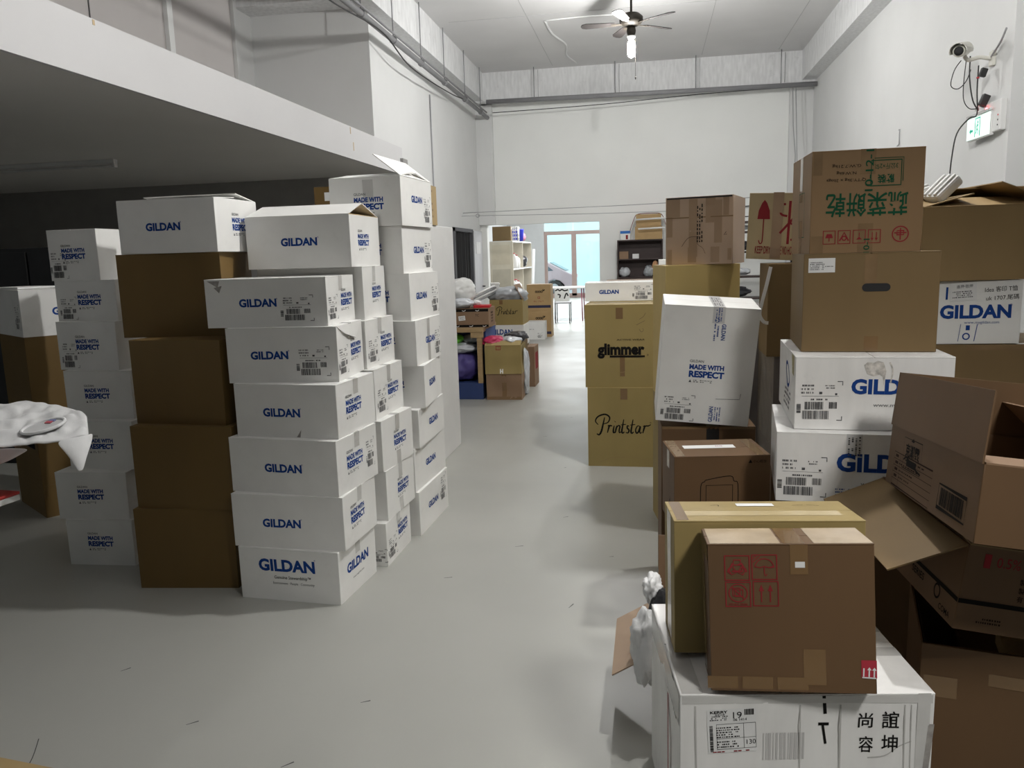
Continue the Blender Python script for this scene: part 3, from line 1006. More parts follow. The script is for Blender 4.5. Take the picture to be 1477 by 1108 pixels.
c.put('corner_crease', 'F', g_line([(-0.1, 0.0), (0.0, 0.005), (0.003, 0.03)], 0.0018), 0.15, 0.115, GREY)

# Q: brown carton with the handling warning
Carton('brown_carton', 'plain brown carton on the floor under the kettle-outlined one', (.25, 3.09, 0, .152, .35, .25, .496), PINKB, seed=125)
c = Carton('printed_carton', 'brown carton with a black kettle outline and a white strip label on top', (.246, 3.09, .498, .152, .36, .26, .289), BROWN, seed=126, dent=0.002)
c.put('printed_outline', 'F', g_join(
    (g_line(smooth_pts([(-0.07, -0.14), (-0.07, -0.02), (-0.055, 0.0), (-0.045, 0.007), (0.04, 0.02), (0.055, 0.0), (0.07, -0.015), (0.07, -0.14)], 4), 0.003), 0, 0),
    (g_line([(-0.05, -0.14), (-0.05, -0.015), (0.05, -0.015), (0.05, -0.14)], 0.0025), 0, 0),
    (g_line(smooth_pts([(-0.04, -0.09), (-0.02, -0.082), (0.02, -0.082), (0.04, -0.09)], 4), 0.003), 0, 0)), -0.01, 0.19, BLACKP)
c.put('warning_text', 'F', g_join((g_text('小心輕放', 0.05, 0.012), 0.01, 0), (g_poly([(-0.007, -0.006), (0.007, -0.006), (0, 0.007)]), -0.025, 0)), 0.13, 0.265, BLACKP)
c.put('strip_label', 'T', g_rect(0.2, 0.05), -0.02, 0.01, PAPER, 0.0015)
c.put('stamped_text', 'T', g_text('封條', 0.03, 0.014), 0.02, 0.015, REDP, 0.002)
c.strip('T', -0.155, 0, 0.035, 0.255, TAPEC)
c.strip('T', 0.145, 0, 0.035, 0.255, TAPEC)
c.strip('L', 0.0, 0.25, 0.05, 0.07, TAPEC)
c.put('pen_mark', 'L', g_line(smooth_pts([(0, 0), (0.03, 0.01), (0.05, 0.0), (0.03, -0.006), (0.06, 0.006)], 4), 0.004), 0.02, 0.05, BLACKP, 0.001, 1.2)

# EE + DD: tall pair behind
Carton('brown_carton', 'plain tan carton on the floor, base of the stack behind the upright white carton', (.241, 4.51, 0, .162, .394, .399, .74), TAN, seed=130)
Carton('tan_carton', 'plain tan carton showing above the upright white carton, under a much-taped brown one', (.241, 4.51, .742, .162, .394, .399, .733), GOLD, seed=131)
c = Carton('taped_carton', 'pinkish brown carton covered in strips of tape, on the tan carton behind', (.301, 4.507, 1.477, -.27, .354, .369, .352), PINKL, seed=132, dent=0.004)
c.strip('F', 0, 0.245, 0.352, 0.006, TAPEC)
for u, v, w_, h_ in ((-0.155, 0.3, 0.035, 0.09), (-0.12, 0.3, 0.04, 0.1), (-0.03, 0.19, 0.045, 0.3), (0.06, 0.28, 0.05, 0.13), (0.1, 0.22, 0.04, 0.22), (-0.155, 0.2, 0.03, 0.11), (0.14, 0.3, 0.03, 0.1), (-0.035, 0.05, 0.045, 0.08), (0.085, 0.05, 0.045, 0.08), (0.16, 0.05, 0.02, 0.06), (-0.155, 0.04, 0.025, 0.08)):
    c.strip('F', u, v, w_, h_, mat('light_brown_tape', (0.37, 0.255, 0.165), 0.25, 0.06, 8, coat=0.3))
c.put('printed_text', 'F', g_smallprint(0.2, 0.035, 3, 9), 0.005, 0.215, BLACKP, 0.0016, math.pi/2)
c.put('black_tape', 'F', g_rect(0.34, 0.008), 0, 0.346, TAPEK, 0.0014)
c.put('tear', 'F', g_join((g_line(smooth_pts([(-0.09, -0.02), (-0.06, 0.02), (-0.03, 0.03), (0.02, 0.025)], 4), 0.003), 0, 0), (g_line(smooth_pts([(-0.01, 0.02), (-0.005, -0.01), (0.02, -0.03), (0.035, -0.06)], 4), 0.002), 0, 0)), -0.0, 0.115, mat('dark_tear', (0.12, 0.07, 0.04)))
c.put('pen_mark', 'F', g_line([(0.012, 0.015), (0, 0), (0.016, 0.002)], 0.003), 0.13, 0.15, BLACKP, 0.0016)

# BB + CC: dark stack and umbrella carton
Carton('brown_carton', 'dark brown carton on the floor under the plastic-wrapped one', (.785, 4.12, 0, 0, .42, .54, .506), BROWN, seed=140)
c = Carton('wrapped_carton', 'dark carton wrapped in clear film, right of the upright leaning white carton', (.785, 4.12, .508, 0, .42, .54, .535), mat('greyish_carton', (0.16, 0.14, 0.13), 0.5, 0.2), seed=141)
V, Fc = [], []
for j in range(7):
    for i in range(9):
        V.append((-0.216+0.004*math.sin(i*2+j), -0.27+0.40*i/8, 0.1+0.435*j/6))
for j in range(6):
    for i in range(8):
        k = j*9+i
        Fc.append((k, k+1, k+10, k+9))
link('plastic_film', pydata('plastic_film', V, Fc), PLASTIC, c.root)
c = Carton('tall_brown_carton', 'plain brown carton with a white strap hanging at its left, under the umbrella-marked one', (.751, 3.996, 1.045, -.011, .42, .315, .433), OLIVE, seed=142)
V2 = smooth_pts([(-0.20, -0.162, 0.42), (-0.216, -0.162, 0.34), (-0.235, -0.162, 0.26), (-0.245, -0.162, 0.2), (-0.225, -0.162, 0.165), (-0.205, -0.164, 0.16)], 5)
mb = MB()
for a, b in zip(V2, V2[1:]):
    d_ = (b-a).normalized()
    n_ = Vector((-d_.z, 0, d_.x))*0.008
    mb.add([a+n_, b+n_, b-n_, a-n_], [(0, 1, 2, 3)])
    mb.add([a+n_+Vector((0, -.002, 0)), b+n_+Vector((0, -.002, 0)), b-n_+Vector((0, -.002, 0)), a-n_+Vector((0, -.002, 0))], [(0, 1, 2, 3)])
mb.build('strap', PAPER, c.root)
c = Carton('printed_carton', 'tilted olive-tan carton with a red umbrella symbol and stencilled red words', (.655, 4.11, 1.50, -.424, .30, .286, .312), OLIVE3, tilt=(.04, .06), seed=143)
c.put('umbrella_symbol', 'F', g_join((g_poly([(-0.03, 0), (0.03, 0), (0.026, 0.04), (0.012, 0.075), (0, 0.09), (-0.012, 0.075), (-0.026, 0.04)]), 0, 0), (g_line(smooth_pts([(0, 0), (0.0, -0.08), (-0.002, -0.11), (-0.012, -0.115), (-0.018, -0.1)], 4), 0.005), 0, 0)), -0.075, 0.19, REDP)
c.put('hook_symbol', 'F', g_join((g_line([(0, -0.1), (0, 0.1)], 0.012), 0, 0), (g_line([(-0.04, -0.05), (0.045, 0.05)], 0.011), 0, 0), (g_line(smooth_pts([(0.0, 0.0), (0.035, -0.02), (0.03, -0.07), (0.012, -0.08)], 4), 0.01), 0, 0), (g_line(smooth_pts([(-0.01, 0.03), (-0.04, 0.04), (-0.045, 0.08), (-0.02, 0.085)], 4), 0.01), 0, 0)), 0.045, 0.175, REDP)
c.put('stencil_text', 'F', g_text('KEEP DRY', 0.075, 0.035, 0.01), -0.07, 0.045, REDP)
c.put('stencil_text', 'F', g_text('USE NO HOOKS', 0.095, 0.04, 0.01), 0.045, 0.045, REDP)
c.strip('F', -0.01, 0.16, 0.05, 0.31, MATS['light_brown_tape'])
c.strip('F', 0.1, 0.16, 0.03, 0.31, MATS['light_brown_tape'])

Carton('tall_dark_carton', 'tall dark carton hidden in the gap behind the film-wrapped one', (.76, 4.75, 0, 0, .44, .6, 1.22), MATS['greyish_carton'], seed=145)

# Z: the main right stack
Carton('brown_carton', 'dark brown carton hidden at the floor under the two white logo cartons', (.80, 3.05, 0, -.05, .48, .44, .675), BROWN, seed=150)
c = Carton('shipping_carton', 'worn white carton with big blue logo and barcode, lower of two on the right', (.737, 3.001, .677, -.111, .559, .51, .246), WHITE2, seed=151, dent=0.006)
c.logo('F', 0.07, 0.145, 0.29)
c.put('printed_text', 'F', g_text('www.mygildan.com', 0.19, 0.018), 0.09, 0.07, GREY)
c.ship('F', -0.19, 0.09, 0.15, 0.14, 152)
c.strip('F', -0.03, 0.205, 0.05, 0.08, PR)
c.put('printed_text', 'F', g_smallprint(0.07, 0.045, 4, 11), -0.03, 0.205, GREY, 0.0016, math.pi/2)
c.put('small_print', 'F', g_smallprint(0.05, 0.05, 5, 12), -0.06, 0.03, BLUE)
c = Carton('shipping_carton', 'worn white carton with big blue logo and grey smudge, upper of two on the right', (.76, 3.079, .925, -.061, .50, .553, .253), WHITE2, seed=153, dent=0.006)
c.logo('F', 0.06, 0.15, 0.24)
c.put('printed_text', 'F', g_text('www.mygildan.com', 0.17, 0.016), 0.09, 0.085, GREY)
c.ship('F', -0.165, 0.1, 0.14, 0.135, 154)
c.put('smudge', 'F', g_join((g_poly([(-0.03, 0.02), (-0.02, 0.03), (0.0, 0.028), (0.012, 0.035), (0.03, 0.03), (0.04, 0.0), (0.034, -0.05), (0.03, -0.02), (0.02, -0.012), (0.0, -0.018), (-0.02, -0.01)]), 0, 0), (g_line(smooth_pts([(0.05, 0.03), (0.06, 0.0), (0.055, -0.04)], 4), 0.005), 0, 0)), 0.0, 0.205, mat('smudge_grey', (0.60, 0.57, 0.53), 0.8, 0.4, 60))
c.put('yellow_tape', 'L', g_rect(0.07, 0.07), 0.2, 0.215, mat('yellowed_tape', (0.42, 0.37, 0.15), 0.3))
c.put('printed_ring', 'L', g_ring(0.045, 0.014), -0.02, 0.15, BLUE)
c.put('small_print', 'L', g_smallprint(0.2, 0.07, 4, 13), 0.0, 0.06, GREY)
c = Carton('handled_carton', 'brown carton with an oval black hand hole, under the upside-down lettered carton', (.771, 3.157, 1.180, -.079, .44, .455, .345), OLIVE, seed=155, dent=0.002)
hp = [(0.032*(1 if k < 9 else -1)+0.014*math.cos(math.pi*(k/8-0.5) if k < 9 else math.pi*((k-9)/8+0.5)), 0.014*math.sin(math.pi*(k/8-0.5) if k < 9 else math.pi*((k-9)/8+0.5))) for k in range(18)]
c.put('hand_hole', 'F', g_poly(hp), 0.02, 0.225, BLACK)
c.put('shipping_label', 'F', g_rect(0.088, 0.05, 2, 2), -0.16, 0.305, PAPER)
c.put('label_text', 'F', g_join((g_smallprint(0.05, 0.03, 5, 14), -0.014, -0.002), (g_smallprint(0.03, 0.006, 1, 15), 0.026, -0.004)), -0.16, 0.305, GREY, 0.0016)
c.strip('F', 0.0, 0.29, 0.04, 0.1, TAPEC)
c.strip('F', 0.01, 0.03, 0.045, 0.05, TAPEB)
c = Carton('printed_carton', 'upside-down brown carton with green brush lettering and red symbols, top of the right stack', (.743, 3.169, 1.526, -.001, .37, .375, .352), WARMB, seed=156, dent=0.002)
PI = math.pi
c.put('brush_lettering', 'F', g_text('蔬菜餅乾', 0.27, 0.082, 0.012), 0.0, 0.165, GREENP, rot=PI)
c.put('printed_frame', 'F', g_join((g_frame(0.098, 0.085, 0.003), 0, 0), (g_line([(-0.055, 0.03), (-0.055, -0.05), (0.04, -0.05)], 0.0025), 0, 0)), 0.06, 0.27, GREENP, rot=PI)
c.put('printed_text', 'F', g_join((g_text('散裝', 0.055, 0.03, 0.02), 0, 0.02), (g_text('3公斤×2包', 0.075, 0.02, 0.008), 0, -0.022)), 0.06, 0.27, GREENP, rot=PI)
c.put('printed_text', 'F', g_join((g_text("Q'TY:3kg x 2bags", 0.13, 0.013), 0, 0.024), (g_text('N.W:6kg', 0.065, 0.013), 0, 0.0), (g_text('G.W:7.21kg', 0.095, 0.013), 0, -0.024)), -0.07, 0.275, BLACKP, rot=PI)
c.put('date_stamp', 'F', g_text('10-12-1', 0.14, 0.026, 0.01), 0.005, 0.28, GREENP, 0.0016, PI/2)
for k in range(4):
    u = -0.12+0.05*k
    c.put('printed_symbol', 'F', g_frame(0.04, 0.045, 0.0025), u, 0.055, REDP)
    sy = [g_join((g_poly([(-0.013, 0.002), (0.013, 0.002), (0.008, -0.012), (-0.008, -0.012)]), 0, 0), (g_line([(0, 0), (0, 0.014)], 0.003), 0, 0)),
          g_join((g_ring(0.007, 0.004), 0, -0.004), (g_line([(-0.015, -0.015), (0, 0.014), (0.015, -0.015)], 0.005), 0, 0.002)),
          g_join((g_poly([(-0.01, 0.01), (0.01, 0.01), (0, 0)]), 0, 0), (g_line([(0, 0), (0, -0.014)], 0.003), 0, 0)),
          g_join((g_line([(-0.007, -0.014), (-0.007, 0.01)], 0.003), 0, 0), (g_line([(0.007, -0.014), (0.007, 0.01)], 0.003), 0, 0), (g_poly([(-0.012, 0.006), (-0.002, 0.006), (-0.007, 0.016)]), 0, 0), (g_poly([(0.002, 0.006), (0.012, 0.006), (0.007, 0.016)]), 0, 0))][k]
    c.put('printed_symbol', 'F', sy, u, 0.055, REDP, rot=PI if k != 1 else 0)
c.put('round_emblem', 'F', g_join((g_ring(0.026, 0.004), 0, 0), (g_line([(-0.02, 0.004), (0.02, 0.004)], 0.004), 0, 0), (g_line([(0, 0.02), (0, -0.02)], 0.004), 0, 0), (g_frame(0.022, 0.014, 0.003), 0, 0.004)), 0.115, 0.06, REDP)
c.put('printed_text', 'F', g_text('10-1', 0.05, 0.02, 0.015), 0.005, 0.022, GREENP, 0.0016, PI/2)
c.strip('F', 0.0, 0.31, 0.05, 0.085, TAPEC)
c.strip('F', 0.0, 0.05, 0.05, 0.1, TAPEC)
c.strip('F', -0.165, 0.31, 0.03, 0.08, TAPEC)
c.strip('F', -0.16, 0.03, 0.04, 0.06, TAPEC)
c.strip('L', 0.0, 0.27, 0.05, 0.16, TAPEC)
c.strip('L', 0.0, 0.06, 0.05, 0.12, TAPEC)
c.put('printed_frame', 'L', g_frame(0.1, 0.16, 0.003), 0.02, 0.14, GREENP)

# AC, AB, AA: stack at the right edge
Carton('brown_carton', 'dark brown carton hidden at the floor of the stack by the right edge', (1.36, 3.68, 0, 0, .5, .42, .80), BROWN, seed=160)
c = Carton('tan_carton', 'olive-tan carton with taped top edge, under the handwritten white carton at right', (1.36, 3.665, .802, -.03, .60, .45, .338), OLIVE, seed=161, dent=0.006)
c.strip('F', 0.05, 0.325, 0.28, 0.02, TAPEC)
c.strip('T', 0.05, -0.2, 0.3, 0.04, TAPEC)
c = Carton('shipping_carton', 'white carton with blue logo and handwriting, beneath an open brown carton at the right', (1.252, 3.655, 1.143, .002, .42, .40, .254), WHITE, seed=162)
c.logo('F', 0.04, 0.13, 0.25)
c.put('registered_mark', 'F', g_text('®', 0.01), 0.17, 0.155, BLUE)
c.put('printed_text', 'F', g_text('www.mygildan.com', 0.13, 0.014), 0.065, 0.085, BLUE)
c.put('shipping_label', 'F', g_rect(0.1, 0.075), -0.01, 0.212, PAPER, 0.0013, 0.06)
c.put('label_text', 'F', g_join((g_text('進押·敬押', 0.06, 0.014), 0.005, 0.02), (g_smallprint(0.08, 0.03, 4, 16), 0, -0.012)), -0.01, 0.212, GREY, 0.002, 0.06)
c.put('blue_bar', 'F', g_rect(0.008, 0.05), -0.07, 0.205, BLUE)
c.put('handwriting', 'F', g_join((g_text('Idea 客印 T恤', 0.12, 0.022), 0, 0), (g_text('uk 1707.尾碼', 0.12, 0.02), 0.005, -0.035)), 0.13, 0.22, BLACKP, rot=0.05)
c.ship('F', -0.165, 0.09, 0.1, 0.13, 163)
c.put('printed_marks', 'F', g_join((g_line([(-0.03, -0.035), (-0.022, 0.035)], 0.002), 0, 0), (g_line([(0.03, -0.035), (0.04, 0.035)], 0.003), 0, 0), (g_ring(0.012, 0.005), 0.0, -0.015), (g_rect(0.015, 0.02), 0.005, 0.02)), 0.01, 0.045, BLUE)
c = Carton('open_carton', 'large brown carton with loosely folded top flaps, at the upper right edge', (1.31, 3.67, 1.399, .06, .51, .45, .29), OLIVE2, seed=164, top='open', dent=0.003)
c.flap('B', 0.24, 20)
c.flap('F', 0.2, 12, skew=0.0)
c.flap('L', 0.2, 14, skew=0.05)
c.flap('R', 0.24, 22)
# pale foam sleeves on the open carton
FOAM = mat('white_foam', (0.72, 0.72, 0.70), 0.5, 0.04)
for i, (x, y, z, ry, L) in enumerate(((1.175, 3.55, 1.765, -0.75, 0.13), (1.09, 3.62, 1.755, -0.3, 0.1))):
    t_ = empty('foam_sleeve', (x, y, z), (0.1, ry, 0.3))
    tag(t_, ('white ribbed foam sleeve sticking up from the open carton at upper right', 'small white foam piece just right of the upside-down lettered carton')[i], 'packaging')
    MB().box((0, 0, 0), (L, 0.09, 0.045)).build('sleeve', FOAM, t_, 0.012)
    for k in (-1, 0, 1):
        MB().box((0, k*0.028, 0.026), (L*0.92, 0.012, 0.01)).build('rib', FOAM, t_, 0.003)

# V, R, U: foreground right
c = Carton('white_parcel', 'big battered white carton with paper waybill and black handwriting, nearest the camera', (.333, 2.07, 0, .134, .60, .50, .499), WHITE2, seed=170, dent=0.012)
c.put('waybill', 'F', g_rect(0.118, 0.115, 3, 3), -0.175, 0.405, PAPER, 0.001, 0.05)
WB = lambda name, geo, m_, off=0.0016: c.put(name, 'F', geo, -0.175, 0.405, m_, off, 0.05)
WB('waybill_text', g_join((g_text('KERRY', 0.042, 0.007, 0.03), -0.03, 0.05), (g_text('19', 0.021, 0.017), 0.014, 0.04), (g_text('06 1414', 0.032, 0.007), 0.02, 0.028), (g_text('130', 0.022, 0.012), 0.045, -0.032),
   (g_smallprint(0.045, 0.014, 3, 17), -0.03, 0.034), (g_text('嘉里大榮', 0.024, 0.005), -0.028, 0.043), (g_smallprint(0.06, 0.03, 5, 18), -0.008, -0.004), (g_smallprint(0.055, 0.02, 3, 19), -0.01, -0.035), (g_bars(0.07, 0.008, 20), -0.05, -0.018, PI/2),
   (g_frame(0.094, 0.065, 0.0008), 0.01, -0.015), (g_rect(0.0008, 0.065), 0.028, -0.015), (g_rect(0.094, 0.0008), 0.01, -0.02), (g_bars(0.024, 0.016, 23, 18), 0.043, 0.047)), BLACKP)
WB('waybill_red', g_join((g_smallprint(0.1, 0.006, 1, 22), 0.002, -0.054)), REDP)
c.put('handwriting', 'F', g_join((g_text('誼', 0.04, 0.045, 0.007), 0.03, 0.03), (g_text('坤', 0.038, 0.045, 0.007), 0.03, -0.032), (g_text('尚', 0.034, 0.04, 0.008), -0.028, 0.028), (g_text('容', 0.034, 0.042, 0.008), -0.025, -0.035)), 0.17, 0.40, BLACKP)
c.put('black_marks', 'F', g_join((g_line([(0, 0.05), (0.006, 0)], 0.008), 0, 0.04), (g_line([(0, 0.04), (0.008, -0.01)], 0.006), 0.002, -0.03), (g_rect(0.025, 0.008), 0.004, 0.012)), 0.04, 0.405, BLACKP)
c.put('faded_bars', 'F', g_bars(0.1, 0.07, 33, 20), -0.05, 0.36, mat('faded_print', (0.52, 0.51, 0.50)))
CRE = mat('crease_grey', (0.50, 0.49, 0.47), 0.7)
for u in (-0.06, 0.06, 0.14):
    c.strip('T', u, 0.0, 0.006, 0.49, CRE, name='crease')
c.strip('T', 0.2, -0.05, 0.2, 0.045, TAPEW)
c.strip('T', 0.2, 0.08, 0.2, 0.045, TAPEW)
c.strip('T', -0.27, 0, 0.05, 0.49, TAPEW)
c.strip('L', 0, 0.45, 0.48, 0.08, TAPEW)
c.strip('F', 0, 0.485, 0.59, 0.02, TAPEW)
c.strip('F', 0.275, 0.3, 0.03, 0.4, TAPEW)
for u, w_ in ((-0.26, 0.004), (-0.01, 0.003), (0.085, 0.004), (0.235, 0.003), (0.25, 0.002)):
    c.put('crease', 'F', g_line([(0.004, -0.2), (0.0, 0.0), (-0.004, 0.18)], w_), u, 0.29, CRE, 0.0008)
c.put('crease', 'F', g_line(smooth_pts([(0, 0), (0.04, 0.006), (0.07, 0.03), (0.1, 0.045)], 4), 0.003), 0.15, 0.33, CRE, 0.0008)
c.put('printed_marks', 'L', g_join((g_text('AU', 0.05, 0.05, 0.03), 0.12, 0.02), (g_rect(0.03, 0.02), 0.1, 0.08)), 0.05, 0.40, BLACKP)
c.put('red_marks', 'L', g_line([(-0.03, 0.15), (-0.02, -0.2)], 0.012), 0.1, 0.25, REDP)
c.put('smudge', 'F', g_poly([(0, 0), (0.012, 0.02), (0.008, 0.1), (0.016, 0.22), (0.002, 0.22), (-0.006, 0.1)]), 0.285, 0.2, SCUFF)

c = Carton('tan_carton', 'tan carton with a yellowish taped top, standing behind the front brown one', (.290, 2.085, .507, .09, .479, .215, .35), TAN, tilt=(-.08, 0), seed=171, dent=0.002)
c.strip('T', 0, -0.03, 0.40, 0.05, mat('lit_yellow_tape', (0.62, 0.50, 0.28), 0.2, 0.05, coat=0.4))  # yellow tape, its colour raised to carry the light on the top
c.strip('L', 0.0, 0.18, 0.09, 0.34, TAPEC)
c.strip('T', -0.215, 0, 0.03, 0.2, TAPEB)
c.put('paper_scrap', 'T', g_rect(0.1, 0.03), 0.0, 0.06, PAPER, 0.0015)
c.put('pen_mark', 'T', g_join((g_line(smooth_pts([(0, 0), (0.02, 0.006), (0.02, -0.01)], 4), 0.002), -0.12, 0), (g_line([(0, 0), (0.03, 0.006)], 0.002), 0.1, 0), (g_line([(0, 0), (0.03, -0.012)], 0.002), 0.14, 0.006)), 0, 0.055, BLACKP)
c = Carton('printed_carton', 'brown carton with four red handling symbols, front of the pile on the right', (.327, 1.868, .512, .029, .374, .155, .352), BROWN, tilt=(-.11, -.028), seed=172, dent=0.002)
for (u, v) in ((-0.12, 0.295), (-0.058, 0.297), (-0.119, 0.232), (-0.056, 0.234)):
    c.put('printed_symbol', 'F', g_frame(0.056, 0.058, 0.0025), u, v, REDP)
tri = []
for k in range(3):
    a = 2*PI*k/3
    tri.append((g_line([(-0.012, -0.012), (0.012, -0.012), (0.012, -0.004)], 0.004), 0.0+0.006*math.sin(a), -0.002+0.006*math.cos(a), a))
    tri.append((g_frame(0.016, 0.012, 0.002), 0.013*math.sin(a), 0.013*math.cos(a), -a))
c.put('printed_symbol', 'F', g_join(*tri), -0.12, 0.295, REDP)
c.put('printed_symbol', 'F', g_join((g_line(smooth_pts([(-0.022, 0), (-0.014, 0.013), (0, 0.018), (0.014, 0.013), (0.022, 0)], 4)+[Vector((0.011, -0.003, 0)), Vector((0, 0, 0)), Vector((-0.011, -0.003, 0))], 0.0022, True), 0, 0.002), (g_line(smooth_pts([(0, 0), (0, -0.018), (0.003, -0.022), (0.006, -0.018)], 3), 0.0022), 0, 0.002), (g_line([(-0.026, 0.012), (-0.01, 0.026)], 0.002), 0, 0), (g_line([(-0.026, 0.02), (-0.018, 0.027)], 0.002), 0, 0)), -0.058, 0.297, REDP)
c.put('printed_symbol', 'F', g_join((g_ring(0.021, 0.0025), 0, 0.003), (g_frame(0.018, 0.016, 0.002), 0.002, 0.003), (g_frame(0.016, 0.018, 0.0018), -0.004, 0.006), (g_line([(-0.015, 0.018), (0.015, -0.012)], 0.0025), 0, 0), (g_text('DO NOT CRUSH', 0.042, 0.005, 0.02), 0, -0.024)), -0.119, 0.232, REDP)
c.put('printed_symbol', 'F', g_join(*[g for x in (-0.01, 0.01) for g in ((g_line([(0, -0.02), (0, 0.012)], 0.003), x, 0), (g_poly([(-0.006, 0.006), (0.006, 0.006), (0, 0.022)]), x, 0))]), -0.056, 0.234, REDP)
c.put('white_sticker', 'F', g_rect(0.022, 0.014), 0.022, 0.303, PAPER)
c.put('red_sticker', 'F', g_rect(0.034, 0.042), 0.17, 0.058, mat('red_sticker_ink', (0.42, 0.03, 0.05), 0.45))
c.put('sticker_arrows', 'F', g_join((g_line([(-0.012, -0.014), (-0.012, 0.006)], 0.003), 0, 0), (g_rect(0.03, 0.003), 0, -0.016), (g_line([(0.0, -0.014), (0.0, 0.004)], 0.003), 0, 0), (g_poly([(-0.005, 0.002), (0.005, 0.002), (0, 0.009)]), 0, 0), (g_line([(0.011, -0.014), (0.011, 0.004)], 0.003), 0, 0), (g_poly([(0.006, 0.002), (0.016, 0.002), (0.011, 0.009)]), 0, 0)), 0.17, 0.054, PAPER, 0.0016, -0.05)
c.strip('F', 0.05, 0.06, 0.05, 0.085, TAPEB)
c.strip('F', 0.02, 0.315, 0.04, 0.07, TAPEB)
for u in (-0.16, -0.08, 0.0):
    c.strip('F', u, 0.02, 0.07, 0.03, TAPEB)
TAPET = mat('lit_top_tape', (0.60, 0.48, 0.34), 0.18, 0.12, 12, coat=0.5)  # bright light on the carton top put into the tape's colour
c.strip('T', -0.10, 0, 0.16, 0.15, TAPET)
c.strip('T', 0.12, 0, 0.13, 0.15, TAPET)
c.strip('T', 0.01, 0, 0.05, 0.15, TAPEB)
c.strip('L', 0, 0.33, 0.15, 0.04, TAPEC)
c.strip('L', -0.04, 0.18, 0.05, 0.34, TAPEC)

# W, X, Y: open cartons at the lower right
# W shares its front-left top corner with the measured one
wx, wy = 0.712, 2.118
wa, ww, wd = -.23, .62, .44
cx = wx+(ww/2)*math.cos(wa)-(wd/2)*math.sin(wa)
cy = wy+(ww/2)*math.sin(wa)+(wd/2)*math.cos(wa)
c = Carton('open_carton', 'large open brown carton on the floor at the lower right corner', (cx, cy, 0, wa, ww, wd, .497), BROWN, seed=180, top='open', dent=0.006)
c.strip('F', -0.26, 0.38, 0.08, 0.06, TAPEB)
c.strip('F', 0.0, 0.42, 0.3, 0.035, TAPEB)
c.strip('F', 0.12, 0.37, 0.2, 0.05, TAPEB)
t_ = Carton('flat_carton', 'small folded carton with a black strap lying inside the open carton at lower right', (cx+.05, cy-.03, .40, wa, .3, .16, .05), TANP, seed=181)
t_.put('black_tape', 'F', g_rect(0.06, 0.045), -0.05, 0.025, TAPEK)
t_.put('black_tape', 'T', g_rect(0.06, 0.15), -0.05, 0, TAPEK)
Carton('brown_carton', 'brown carton inside the open one at lower right, carrying the small folded carton', (cx+.04, cy+.0, .006, wa, .46, .30, .39), BROWN, seed=182)

c = Carton('open_carton', 'brown carton with black band, red percent figure and a tan flap hanging out left', (.988, 2.368, .545, .021, .501, .69, .22), BROWN, tilt=(-.039, .133), seed=183, top='open', dent=0.002)
c.put('black_band', 'F', g_rect(0.5, 0.012, 6, 1), 0, 0.075, BLACKP)
c.put('black_band', 'L', g_rect(0.689, 0.012, 6, 1), 0, 0.075, BLACKP)
DK = mat('dark_brown_print', (0.025, 0.012, 0.008), 0.75, spec=0.1)
for r_, ch in enumerate(('主要理', '製品代號', '製造日期', '有效期限')):
    c.put('printed_text', 'F', g_join(*[(g_text(q, 0.014, 0.016, 0.01), 0.028*k, 0) for k, q in enumerate(ch)]), -0.11+(0.028 if r_ == 0 else 0), 0.165-0.022*r_, DK)
c.put('printed_text', 'F', g_text('0.5%', 0.055, 0.026), -0.15, 0.185, REDP)
c.put('red_bar', 'F', g_rect(0.016, 0.036), -0.2, 0.185, REDP)
c.put('faded_stamp', 'F', g_smallprint(0.06, 0.018, 2, 25), -0.17, 0.03, DK)
c.put('white_label', 'F', g_rect(0.06, 0.06), 0.0, 0.035, mat('worn_label', (0.45, 0.40, 0.35), 0.6, 0.1))
c.put('printed_text', 'L', g_join((g_text('SERIES', 0.09, 0.02, 0.01), 0, 0), (g_rect(0.05, 0.03), -0.12, 0), (g_ring(0.018, 0.006), 0.14, 0.0), (g_text('COMA', 0.07, 0.016, 0.01), 0.2, -0.03)), 0.08, 0.05, BLACKP)
c.flap('L', 0.20, 209, skew=0.02, board=OLIVE, sag=0.0)  # darker board colour stands in for shade on the hanging flap
c.flap('F', 0.14, 8, board=OLIVE)
c.flap('B', 0.14, 5)
c.flap('R', 0.2, 6)
c = Carton('open_carton', 'brown carton with tall raised flaps, printed table and barcode, at the right edge', (.932, 2.198, .828, -.042, .422, .76, .18), BROWN, tilt=(-.097, .099), seed=184, top='open', dent=0.002)
c.flap('L', 0.165, 88, inset=0.001)
c.flap('B', 0.165, 86, inset=0.001)
c.flap('F', 0.11, 2, board=PINKB)
c.flap('R', 0.16, 40, board=PINKB)
c.put('printed_text', 'L', g_join((g_text('克潮靈', 0.13, 0.04, 0.03), 0, 0), (g_line([(-0.075, -0.03), (-0.05, -0.02), (0.05, -0.045), (0.085, -0.05)], 0.006), 0, 0), (g_rect(0.09, 0.02), 0.0, -0.035, -0.0), (g_poly([(-0.02, 0.03), (0.0, 0.04), (0.012, 0.032), (0.005, 0.028)]), 0, 0.0), (g_frame(0.17, 0.09, 0.0015), 0, -0.01)), -0.14, 0.125, BLACKP)
fr = [(g_frame(0.36, 0.1, 0.002), 0, 0)]
for k in range(4):
    fr.append((g_rect(0.36, 0.0015), 0, -0.03+0.02*k))
    fr.append((g_smallprint(0.26-0.05*k, 0.008, 1, 40+k), 0.0-0.02*k, 0.04-0.02*k))
    fr.append((g_rect(0.03, 0.008), -0.15, 0.04-0.02*k))
fr.append((g_rect(0.0015, 0.1), -0.115, 0))
c.put('printed_table', 'L', g_join(*fr), -0.13, 0.055, DK)
